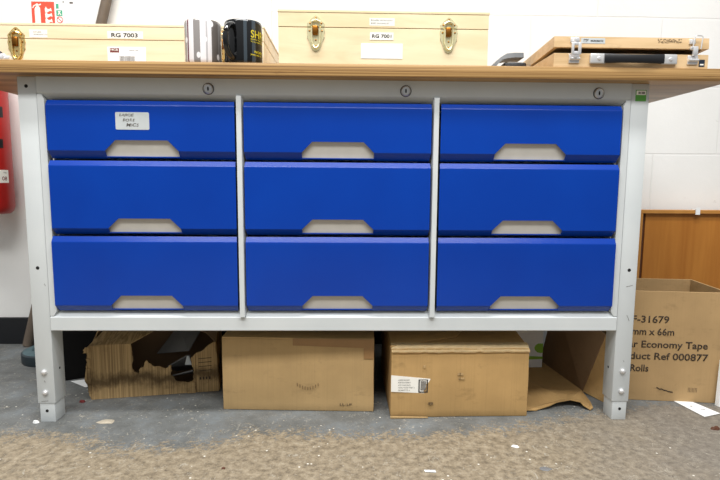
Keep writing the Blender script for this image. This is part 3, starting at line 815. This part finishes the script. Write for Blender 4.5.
# round base with a hole beside the left leg
bs = thing('ring_base', 'teal grey heavy ring base lying on floor behind left leg', 'ring base', (-.930, .445, 0))
bm = NB(); R0 = .080
lathe(bm, [(R0-.002, .001), (R0, .004), (R0, .030), (R0-.004, .034), (R0-.004, .034)], (-.930, .445, 0), 48, 'z', cap=False)
lathe(bm, [(R0-.002, .001), (.04, .001), (.034, .004), (.034, .0345)], (-.930, .445, 0), 48, 'z', cap=False)
obj('rim', bm, 'teal_side', bs, smooth=True)
bm = NB(); lathe(bm, [(R0-.0035, .033), (R0-.012, .0375), (R0-.030, .0375), (.046, .034), (.036, .034)], (-.930, .445, 0), 48, 'z', cap=False); obj('top_face', bm, 'teal', bs, smooth=True)

# black bin under the left end of the bench
bn = thing('black_crate', 'black plastic crate in the dark under the left end of the workbench', 'crate', (-.75, .38, 0))
bm = NB(); X0, X1, Y0, Y1, Z1 = -.798, -.700, .272, .485, .215
fr = lambda x, y, z: Vector((x, y, z))
pts = [(X0, Y0-.02), (X1, Y0+.03), (X1, Y1), (X0, Y1)]
def shell(bm, pts, z1, w=.004, flare=.0):
    n = len(pts); c = Vector((sum(p[0] for p in pts)/n, sum(p[1] for p in pts)/n, 0))
    out0 = [bm.verts.new((p[0], p[1], 0)) for p in pts]; out1 = [bm.verts.new((p[0]+(p[0]-c.x)*flare, p[1]+(p[1]-c.y)*flare, z1)) for p in pts]
    def inn(p, z, f=0):
        v = Vector((p[0], p[1], 0))-c; v = v*(1+f); L = v.length; return bm.verts.new(c+v*(1-w*1.5/L)+Vector((0, 0, z)))
    in1 = [inn(p, z1, flare) for p in pts]; in0 = [inn(p, w) for p in pts]
    bm.faces.new(out0)
    for a, b in ((out0, out1), (out1, in1), (in1, in0)):
        for i in range(n): bm.faces.new((a[i], a[(i+1) % n], b[(i+1) % n], b[i]))
    bm.faces.new(in0)
shell(bm, pts, Z1); obj('crate_shell', bm, 'black_bin', bn)
bm = NB(); ring = [(p[0], p[1], Z1) for p in pts]; tube(bm, ring, .005, 8, closed=True); obj('rim', bm, 'black_bin', bn)

# ------------------------------------------------------------------ cardboard under the bench
def carton(name, label, x0, x1, y0, y1, h, mat, lift=.0, skew=0, bulge=.003, ang=0, cat='cardboard box', seamw=.05):
    """closed carton: body with slightly crushed edges, two outer flaps meeting along x, tape strip"""
    t = thing(name, label, cat, ((x0+x1)/2, (y0+y1)/2, 0))
    C = Vector(((x0+x1)/2, (y0+y1)/2, 0)); R = Matrix.Translation(C) @ Matrix.Rotation(ang, 4, 'Z') @ Matrix.Translation(-C)
    bm = NB(); box(bm, x0, x1, y0, y1, 0.0005, h-.003, .002, 2)
    bmesh.ops.subdivide_edges(bm, edges=[e for e in bm.edges if e.calc_length() > .08], cuts=9, use_grid_fill=True)
    for v in bm.verts:
        u = (v.co.x-x0)/(x1-x0); w = v.co.z/h
        nz = noise.noise(v.co*14+Vector((x0*9, 0, 0)))
        if v.co.y < y0+.01: v.co.y += -bulge*math.sin(math.pi*max(0, min(1, u)))*math.sin(math.pi*max(0, min(1, w)))+nz*.0015
        if abs(v.co.x-x0) < .01 or abs(v.co.x-x1) < .01: v.co.x += nz*.002
        if v.co.z > .01: v.co.z += nz*.0015
    bmesh.ops.transform(bm, matrix=R, verts=bm.verts)
    obj('carton_body', bm, mat, t, smooth=True)
    ym = (y0+y1)/2
    for a, b, s in ((y0, ym-.001, 1), (y1, ym+.001, -1)):
        bm = NB(); n = 8
        A = []; 
        for i in range(n+1):
            x = x0+.001+(x1-x0-.002)*i/n
            row = []
            for k in range(3):
                y = a+(b-a)*k/2; z = h-.0028+(lift if s > 0 else lift*.3)*(k/2)+.0012*noise.noise(Vector((x*20, y*20, h*5)))+ (0 if k else -.0002)
                row.append(Vector((x, y, z)))
            A.append(row)
        lo = [[bm.verts.new(R @ p) for p in r] for r in A]; up = [[bm.verts.new(R @ (p+Vector((0, 0, .0032)))) for p in r] for r in A]
        for i in range(n):
            for k in range(2):
                bm.faces.new((lo[i][k], lo[i+1][k], lo[i+1][k+1], lo[i][k+1])); bm.faces.new((up[i][k], up[i][k+1], up[i+1][k+1], up[i+1][k]))
            bm.faces.new((lo[i][0], up[i][0], up[i+1][0], lo[i+1][0])); bm.faces.new((lo[i][2], lo[i+1][2], up[i+1][2], up[i][2]))
        for r_, q_ in ((lo[0], up[0]), (lo[n], up[n])):
            for k in range(2): bm.faces.new((r_[k], r_[k+1], q_[k+1], q_[k]))
        obj('top_flap', bm, mat, t)
    return t, R

# middle carton
t, R = carton('cardboard_box', 'plain closed tan cardboard box in the middle under the workbench', -.2830, .0965, .058, .36, .1885, 'card_pale', ang=math.radians(-2.4), bulge=.002)
f = lambda x, y, z: R @ Vector((x, y, z))
def strip(pts, y, parent, mat, name, fr, th=.0006):
    bm = NB(); prism(bm, pts, y-th, y, frame=fr); return obj(name, bm, mat, parent)
strip([(-.105, .170), (.095, .165), (.095, .1875), (-.105, .1875)], .0558, t, 'brown_tape', 'parcel_tape', f)
strip([(.071, .138), (.0955, .138), (.0955, .1648), (.071, .1655)], .0558, t, 'brown_tape', 'parcel_tape', f)
text('LL-LP', .006, (.012, .0548, .0165), t, 'ink_brown', .01, .030, frame=f, name='printed_mark')
bm = NB()
for i in range(9):
    x = -.095+i*.0065; z = .066-.010*math.sin(i/8*math.pi)
    box(bm, x, x+.0011, .0540, .0555, z, z+.008)
bmesh.ops.transform(bm, matrix=R, verts=bm.verts); obj('scuff_mark', bm, 'stamp', t)

# right hand carton with postal label
t, R = carton('cardboard_box', 'closed cardboard box with white address label, right of the plain box', .1285, .4670, .020, .330, .1725, 'card', lift=.022, ang=math.radians(.6), bulge=.003)
f = lambda x, y, z: R @ Vector((x, y, z))
L_ = strip([(.1287, .0665), (.2235, .0615), (.2245, .0985), (.1287, .1080)], .0188, t, 'sticker', 'address_label', f)
bm = NB()
for x0, x1, z0, z1 in ((.1955, .1985, .0640, .0970), (.2155, .2185, .0640, .0970), (.1985, .2155, .0640, .0668), (.1985, .2155, .0955, .0970)):
    prism(bm, [(x0, z0), (x1, z0), (x1, z1), (x0, z1)], .0176, .0182, frame=f)
obj('barcode_frame', bm, 'ink', L_)
bm = NB()
for i in range(10): prism(bm, [(.2005, .070+i*.0024), (.2140, .070+i*.0024), (.2140, .0712+i*.0024), (.2005, .0712+i*.0024)], .0176, .0182, frame=f)
obj('barcode', bm, 'ink_soft', L_)
text_line(['UNITED DELIVERY', 'PRESTON DEPOT', 'UNIT 4 ROAD SOUTH', 'TOOL STORE WEST 2', 'QUANTITY 6'], (.1460, .0175, .0945), .0030, .0064, L_, 'ink', [.028, .030, .030, .040, .028], frame=f)
strip([(.1275, .0015), (.2200, .0015), (.2180, .0035), (.1275, .0060)], .0150, t, 'card_pale', 'torn_base_edge', f, th=.003)
# crumpled front rim of the box
bm = NB(); n = 30
rows = []
for i in range(n+1):
    x = .1290+.3375*i/n; w = .005*noise.noise(Vector((x*60, 1, 2)))
    rows.append([Vector((x, .0158, .1650+w*.5)), Vector((x, .0150, .1680+w*.3)), Vector((x, .0330+w*.3, .1795)), Vector((x, .043, .1812))])
lo = [[bm.verts.new(R @ p) for p in r] for r in rows]
for i in range(n):
    for k in range(3): bm.faces.new((lo[i][k], lo[i+1][k], lo[i+1][k+1], lo[i][k+1]))
r = bmesh.ops.solidify(bm, geom=list(bm.faces), thickness=.0012)
obj('crushed_rim', bm, 'card_rim_lit', t)
bm = NB(); sheet(bm, [(.128, .024, .1775), (.172, .150, .196), (.345, .150, .199), (.30, .08, .186)], .003); obj('loose_flap', bm, 'card', t)
for x in (.297, .216): pass
bm = NB()
for (x, z, w, h) in ((.290, .108, .014, .006), (.292, .098, .016, .004), (.220, .034, .012, .006), (.206, .128, .006, .006)):
    prism(bm, rounded(x, x+w, z, z+h, .0015), .0150, .0158, frame=f)
obj('oily_smudge', bm, 'card_torn', t)

# open cardboard carton lying on its side behind
t = thing('opened_carton', 'opened out brown cardboard carton beside right leg, ragged flap on the floor', 'cardboard box', (.62, .2, 0))
P = lambda *a: [Vector(p) for p in a]
edge = [(.474, .045, .004), (.500, .048, .002), (.515, .054, .004), (.540, .058, .010), (.560, .066, .015), (.580, .070, .018), (.598, .074, .018), (.610, .070, .017), (.622, .068, .015), (.626, .060, .010), (.641, .050, .002), (.650, .056, .004), (.655, .080, .008), (.664, .130, .006), (.671, .169, .004), (.648, .400, .002), (.474, .400, .002)]
bm = NB(); sheet(bm, edge, .003, (0, 0, 1)); o = obj('floor_flap', bm, 'card', t)
bmesh_pts = [(.673, .169, .003), (.650, .42, .003), (.690, .42, .205), (.729, .169, .163)]
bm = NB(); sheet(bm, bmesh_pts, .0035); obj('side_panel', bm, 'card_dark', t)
bm = NB(); sheet(bm, [(.6745, .167, .003), (.7300, .167, .163), (.744, .120, .158), (.744, .1185, .02), (.702, .093, .001)], .0035); obj('end_flap', bm, 'card', t)

# white carton with green print
t = thing('white_carton', 'small white carton with lime green print behind the labelled box', 'carton', (.56, .40, .0))
bm = NB(); box(bm, .490, .628, .345, .43, .0055, .150, .0015); obj('carton_body', bm, 'paper', t)
bm = NB(); prism(bm, [(.628, .082), (.612, .082), (.604, .076), (.601, .068), (.604, .060), (.611, .054), (.620, .052), (.628, .053)], .3440, .3455)
sg_ = obj('green_disc', bm, 'lime', t)
bm = NB(); prism(bm, [(.540, .036), (.592, .042), (.6278, .040), (.6278, .033), (.540, .030)], .3440, .3455); obj('green_band', bm, 'lime', t)

# torn carton at the left
u = Vector((.98475, .17396, 0)); nrm = Vector((-.17396, .98475, 0)); O = Vector((-.648, .127, 0))
TF = lambda x, y, z: O+u*x+nrm*y+Vector((0, 0, z))
t = thing('torn_cardboard_box', 'grubby cardboard box with ripped open front, under left end of the workbench', 'cardboard box', (-.49, .25, 0))
def ragged(pts, amp, k):
    out = []
    for i, p in enumerate(pts):
        a = Vector(p); b = Vector(pts[(i+1) % len(pts)])
        out.append(tuple(a))
        if i in k:
            n = max(1, int((b-a).length/.004)); d = (b-a); 
            pr = Vector((-d.y, d.x)).normalized() if d.length else Vector((0, 0))
            for j in range(1, n): q = a+d*j/n+pr*amp*(random.random()-.5)*2; out.append(tuple(q))
    return out
random.seed(11)
outer = [(0.0017, 0.0005), (-0.004, 0.0179), (-0.009, 0.0553), (-0.0076, 0.0863), (-0.0048, 0.1104), (-0.0063, 0.1303), (0.003, 0.1436), (0.0279, 0.1465), (0.1016, 0.146), (0.1056, 0.1315), (0.1038, 0.116), (0.1073, 0.1033), (0.1037, 0.0847), (0.1087, 0.0687), (0.12, 0.0635), (0.1233, 0.0771), (0.1309, 0.0798), (0.1354, 0.0921), (0.1413, 0.098), (0.1467, 0.0895), (0.158, 0.0811), (0.1752, 0.0787), (0.1896, 0.0727), (0.2015, 0.0815), (0.2039, 0.0654), (0.2007, 0.056), (0.2092, 0.0458), (0.2147, 0.0358), (0.2471, 0.0303), (0.258, 0.036), (0.2599, 0.0616), (0.2546, 0.0844), (0.2519, 0.0942), (0.2642, 0.1094), (0.2852, 0.1177), (0.2975, 0.1298), (0.3127, 0.1386), (0.3169, 0.1383), (0.3165, 0.1223), (0.321, 0.1092), (0.3245, 0.0005)]
outer = ragged(outer, .0016, set(range(0, 7)) | set(range(8, 37)))
bm = NB(); prism(bm, outer, 0, .0035, frame=TF); obj('torn_front', bm, 'card_torn', t)
bm = NB(); sheet(bm, [TF(-.002, .0035, .002), TF(-.002, .17, .002), TF(.0, .17, .190), TF(.002, .0035, .140)], .0035); obj('side_panel', bm, 'card_torn', t)
bm = NB(); sheet(bm, [TF(.3235, .0035, .002), TF(.3235, .17, .002), TF(.319, .17, .190), TF(.316, .0035, .138)], .0035); obj('side_panel', bm, 'card_torn', t)
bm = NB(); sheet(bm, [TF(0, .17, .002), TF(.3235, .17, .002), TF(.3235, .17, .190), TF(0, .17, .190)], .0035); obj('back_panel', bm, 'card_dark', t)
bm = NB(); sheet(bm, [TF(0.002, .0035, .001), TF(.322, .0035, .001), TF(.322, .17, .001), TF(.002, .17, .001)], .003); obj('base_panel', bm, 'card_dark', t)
bm = NB(); sheet(bm, [TF(-.002, .0, .1440), TF(.040, .10, .186), TF(.075, .172, .194), TF(.185, .172, .194), TF(.160, .10, .185), TF(.150, .045, .165), TF(.1016, .003, .1465), TF(.03, .0, .147)], .003); obj('top_flap', bm, 'card_torn', t)
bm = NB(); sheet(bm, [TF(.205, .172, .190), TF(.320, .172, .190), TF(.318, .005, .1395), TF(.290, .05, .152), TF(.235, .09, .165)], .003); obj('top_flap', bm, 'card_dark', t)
# ragged layers sticking out at the corner and the torn tongue at the bottom
bm = NB()
for z0, z1, d in ((.128, .142, .012), (.092, .112, .006), (.045, .085, .011), (.02, .04, .005)):
    pts = [(.003, z0)]+[(-d*(.6+.5*random.random()), z0+(z1-z0)*k/5) for k in range(6)]+[(.003, z1)]
    prism(bm, pts, -.003, .002, frame=TF)
obj('torn_corner', bm, 'card_torn', t)
bm = NB(); prism(bm, ragged([(.2430, .0010), (.2480, .030), (.2560, .0325), (.2640, .030), (.2640, .001)], .001, {1, 2, 3}), -.0045, 0, frame=TF); obj('torn_tongue', bm, 'card_torn', t)
bm = NB(); text_b = None
ct = thing('grey_printed_sheet', 'grey folded sheet sticking out through the hole of the torn box', 'sheet', tuple(TF(.2, .08, .01)))
bm = NB(); sheet(bm, [TF(.188, .030, .066), TF(.243, .020, .098), TF(.250, .026, .095), TF(.262, .11, .03), TF(.195, .12, .02)], .003); obj('sheet_face', bm, 'foam', ct)
bm = NB(); sheet(bm, [TF(.150, .10, .082), TF(.245, .035, .106), TF(.275, .10, .150), TF(.205, .14, .150)], .003); obj('sheet_wing', bm, 'foam', ct)
bm = NB(); sheet(bm, [TF(.200, .018, .044), TF(.256, .014, .056), TF(.262, .075, .028), TF(.200, .08, .022)], .003); obj('sheet_fold', bm, 'foam', ct)
bm = NB(); sheet(bm, [TF(.236, .012, .076), TF(.2415, .012, .100), TF(.2475, .012, .099), TF(.254, .012, .074)], .003); obj('sheet_corner', bm, 'sticker_grey', ct)
bm = NB()
for z in (.094, .083, .072, .060): prism(bm, [(.273, z), (.307, z+.001), (.307, z+.0025), (.273, z+.0015)], -.0008, 0, frame=TF)
for x in (.275, .283, .291, .299): prism(bm, [(x, .036), (x+.004, .036), (x+.004, .043), (x, .043)], -.0008, 0, frame=TF)
obj('printed_mark', bm, 'ink_brown', t)

# open carton of tape at the right
def opencarton(t, x0, x1, y0, y1, h, mat, w=.0045):
    f = [('front_panel', (x0, y0), (x1, y0)), ('back_panel', (x0, y1-w), (x1, y1-w))]
    bm = NB(); box(bm, x0, x1, y0, y0+w, .0005, h, .0008); a = obj('front_panel', bm, mat, t)
    bm = NB(); box(bm, x0, x1, y1-w, y1, .0005, h, .0008); obj('back_panel', bm, mat, t)
    bm = NB(); box(bm, x0, x0+w, y0+w, y1-w, .0005, h, .0008); obj('side_panel', bm, mat, t)
    bm = NB(); box(bm, x1-w, x1, y0+w, y1-w, .0005, h, .0008); obj('side_panel', bm, mat, t)
    bm = NB(); box(bm, x0+w, x1-w, y0+w, y1-w, .0005, w, 0); obj('base_panel', bm, mat, t)
    return a
t = thing('cardboard_box', 'open buff cardboard box printed Economy Tape right of the workbench', 'cardboard box', (.90, .2, 0))
AT = math.radians(-6.5)
Cc = Vector((.756, .120, 0)); RT = Matrix.Translation(Cc) @ Matrix.Rotation(AT, 4, 'Z')
start = len(bpy.data.objects)
fp = opencarton(t, .756, 1.012, .120, .310, .2965, 'card_tape')
# turn the carton slightly about its near left corner
for ch in list(t.children):
    me = ch.data
    off = WORLD[ch]
    for v in me.vertices:
        p = v.co+off-Cc; p = Matrix.Rotation(AT, 3, 'Z') @ p; v.co = p+Cc-off
TX = lambda x, y, z: Cc+Matrix.Rotation(AT, 3, 'Z') @ Vector((x-.756, y-.12, z))
for s, x, z, w in (('F-31679', .766, .2150, None), ('50 mm x 66m', .7215+.018, .1855, None), ('Clear Economy Tape', .7215, .1560, None), ('Product Ref 000877', .7215, .1265, None), ('36 Rolls', .7370, .0985, None)):
    pass
def tx(s, xr, z, w):   # right end at xr, width w
    text(s, .0180, (xr-w, .1192, z), fp, 'ink_brown', .012, w, frame=TX, name='printed_text')
tx('F-31679', .8640, .2130, .0920)
tx('mm x 66m', .8790, .1800, .1060)
tx('ar Economy Tape', .9650, .1460, .1980)
tx('duct Ref 000877', .9680, .1140, .1960)
tx('Rolls', .8210, .0805, .0460)
bm = NB()
random.seed(2)
for i in range(16):
    x = .845+i*.0026; z = .034-i*.0007+random.random()*.002; prism(bm, [(x, z), (x+.003, z-.001), (x+.003, z+.001), (x, z+.003)], .1190, .1199, frame=TX)
for i in range(7):
    x = .925+i*.0035; prism(bm, [(x, .028), (x+.0006, .028), (x+.0006, .040), (x, .040)], .1192, .1199, frame=TX)
obj('scuff_mark', bm, 'ink_brown', fp)

# orange wood panel standing against the wall
t = thing('notice_board', 'framed orange brown wooden board standing against the wall at the right', 'board', (1.35, .58, 0))
bm = NB(); box(bm, 1.0505, 1.70, .566, .584, .001, .472); obj('panel_face', bm, 'panel', t)
bm = NB(); box(bm, 1.022, 1.70, .552, .588, .473, .485, .001); obj('top_edging', bm, 'panel_edge', t)
bm = NB(); box(bm, 1.022, 1.034, .552, .588, .001, .4725, .001); obj('side_edging', bm, 'panel_edge', t)
bm = NB(); box(bm, 1.0345, 1.0500, .570, .584, .001, .472); obj('side_groove', bm, 'groove', t)
bm = NB(); box(bm, 1.213, 1.228, .5485, .5515, .470, .494); box(bm, 1.213, 1.228, .549, .575, .4852, .4880); obj('white_tape_tab', bm, 'paper', t)

# white framed thing leaning at the right edge
t = thing('picture_frame', 'white picture frame standing on the floor at the right edge', 'picture frame', (1.06, .09, 0))
bm = NB(); b0 = (.990, .083)
F2 = lambda x, y, z: Vector((.988+x*.98-y*.1+z*.02, .072+y-x*.25, z))
W2, H2, q = .16, .122, .010
for pts in ([(0, 0), (W2, 0), (W2, q), (0, q)], [(0, H2-q), (W2, H2-q), (W2, H2), (0, H2)], [(0, q), (q, q), (q, H2-q), (0, H2-q)], [(W2-q, q), (W2, q), (W2, H2-q), (W2-q, H2-q)]):
    prism(bm, pts, 0, .012, frame=F2)
obj('frame_border', bm, 'paper', t)
bm = NB(); prism(bm, [(q, q), (W2-q, q), (W2-q, H2-q), (q, H2-q)], .005, .010, frame=F2); obj('glass_face', bm, 'teal', t)

# ------------------------------------------------------------------ litter
def slip(name, label, pts, z=.0012, mat='paper', cat='paper', th=.0006, curl=0):
    bm = NB(); P = [(x, y, z+curl*(i % 2)) for i, (x, y) in enumerate(pts)]
    sheet(bm, P, th, (0, 0, 1)); c = Vector((sum(p[0] for p in pts)/len(pts), sum(p[1] for p in pts)/len(pts), 0))
    return tag(obj(name, bm, mat, None, c), label, cat)
p = slip('paper_sheet', 'white printed slip of paper lying before the Economy Tape box', [(.8905, .108), (.938, .098), (.962, .030), (.909, .012)])
bm = NB(); sheet(bm, [(.913, .073, .0021), (.918, .073, .0021), (.918, .070, .0021), (.913, .070, .0021)], .0002, (0, 0, 1)); sheet(bm, [(.928, .055, .0021), (.938, .052, .0021), (.938, .050, .0021), (.928, .053, .0021)], .0002, (0, 0, 1)); obj('printed_mark', bm, 'ink_soft', p)
slip('paper_sheet', 'white paper scrap on the floor between left leg and torn box', [(-.766, .252), (-.700, .205), (-.690, .243), (-.735, .262)], curl=.0006)
slip('paper_strip', 'tiny white paper strip on the tan concrete at the front', [(.178, -.217), (.200, -.218), (.201, -.226), (.179, -.224)], cat='paper')
def chip(name, label, x, y, r, h, mat, cat, seed=0, group=None):
    random.seed(seed); bm = NB()
    n = 9; pts = [(x+r*(.6+.5*random.random())*math.cos(2*math.pi*k/n), y+r*.6*(.6+.5*random.random())*math.sin(2*math.pi*k/n)) for k in range(n)]
    a = [bm.verts.new((px, py, .0003)) for px, py in pts]; b = [bm.verts.new((x+(px-x)*.7, y+(py-y)*.7, h*(.6+.5*random.random()))) for px, py in pts]
    c = bm.verts.new((x, y, h)); bm.faces.new(a)
    for i in range(n): bm.faces.new((a[i], a[(i+1) % n], b[(i+1) % n], b[i])); bm.faces.new((b[i], b[(i+1) % n], c))
    return tag(obj(name, bm, mat, None, (x, y, 0)), label, cat, group)
chip('red_scrap', 'dark red scrap on the floor left of the torn box', -.663, .113, .009, .006, 'grime', 'scrap', 1)
chip('plaster_chip', 'white chip against the foot of the left leg', -.715, -.002, .008, .007, 'paper', 'chip', 2)
chip('cardboard_scrap', 'flat beige scrap on the grey floor before the torn box', -.550, .002, .024, .003, 'dust', 'scrap', 3)
chip('plaster_chip', 'crumbled white flakes on the tan concrete before the labelled box', .392, -.125, .010, .003, 'paper', 'chip', 4)
chip('dark_crumb', 'dark brown crumb near the right edge of the floor', .893, -.050, .012, .006, 'groove', 'crumb', 5)
chip('paint_flake', 'blue grey paint flake on the concrete before the right leg', .424, -.214, .015, .0015, 'foam', 'flake', 6)
chip('dark_crumb', 'small dark crumb on tan concrete before the plain box', -.225, -.205, .006, .003, 'groove', 'crumb', 7)
random.seed(21)
SPOTS = [(-.42, .06), (-.36, .02), (-.47, .03), (-.30, -.02), (-.12, .01), (-.05, -.03), (.02, .02), (.10, -.01), (.11, .10), (.28, -.06), (.34, -.04), (.55, -.03), (.60, -.12), (.66, -.14), (.70, -.09), (.75, -.03), (.20, -.13), (.48, -.10), (.82, .02), (-.60, -.03)]
for i, (x, y) in enumerate(SPOTS):
    chip('floor_crumb', 'tiny pale crumb lying loose on the workshop floor', x+random.uniform(-.01, .01), y+random.uniform(-.008, .008), random.uniform(.0010, .0026), .0015, 'dust', 'crumb', 40+i, 'pale crumbs scattered on the floor')

# ------------------------------------------------------------------ light, world, camera
def area(name, loc, size, sy, power, rot=(0, 0, 0), col=(1, 1, 1)):
    l = bpy.data.lights.new(name, 'AREA'); l.shape = 'RECTANGLE'; l.size = size; l.size_y = sy; l.energy = power; l.color = col
    o = bpy.data.objects.new(name, l); COL.objects.link(o); o.location = loc; o.rotation_euler = rot; return o
area('ceiling_tube_light', (-.1, -.70, 2.75), 2.8, .25, 44, (math.radians(0), 0, 0), (1, .985, .96))
area('ceiling_tube_light', (-.1, -1.75, 2.75), 3.0, .5, 62, (math.radians(8), 0, 0), (1, .985, .96))
w = bpy.data.worlds.new('World'); S.world = w; w.use_nodes = True
w.node_tree.nodes['Background'].inputs[0].default_value = (.93, .96, 1, 1)
wt = w.node_tree; bg = wt.nodes['Background']; bg.inputs[1].default_value = 1
wtc = wt.nodes.new('ShaderNodeTexCoord'); wsp = wt.nodes.new('ShaderNodeSeparateXYZ'); wrp = wt.nodes.new('ShaderNodeValToRGB')
wt.links.new(wtc.outputs['Generated'], wsp.inputs[0]); wmr = wt.nodes.new('ShaderNodeMapRange'); wmr.inputs[1].default_value = -1; wmr.inputs[2].default_value = 1
wt.links.new(wsp.outputs[2], wmr.inputs[0]); wt.links.new(wmr.outputs[0], wrp.inputs[0]); wt.links.new(wrp.outputs[0], bg.inputs[0])
els = wrp.color_ramp.elements
while len(els) < 4: els.new(.5)
for el, (p_, v_) in zip(els, ((0, .12), (.52, .14), (.68, .34), (1, .42))): el.position = p_; el.color = (v_*.96, v_*.98, v_, 1)

f, pitch, yaw, roll = 517.84, .11292, .02498, .00727
F = Vector((math.sin(yaw)*math.cos(pitch), math.cos(yaw)*math.cos(pitch), -math.sin(pitch)))
Rr = F.cross(Vector((0, 0, 1))).normalized(); Uu = Rr.cross(F)
R2 = Rr*math.cos(roll)+Uu*math.sin(roll); U2 = -Rr*math.sin(roll)+Uu*math.cos(roll)
cam = bpy.data.cameras.new('camera'); co = bpy.data.objects.new('camera', cam); COL.objects.link(co)
cam.sensor_width = 36; cam.lens = f/720*36; cam.clip_start = .02
m = Matrix((R2, U2, -F)).transposed().to_4x4(); m.translation = Vector((.02189, -1.19251, .57522)); co.matrix_world = m
S.camera = co
S.view_settings.view_transform = 'Standard'; S.view_settings.look = 'None'
S.view_settings.exposure = .55; S.view_settings.gamma = 1
S.view_settings.use_curve_mapping = False
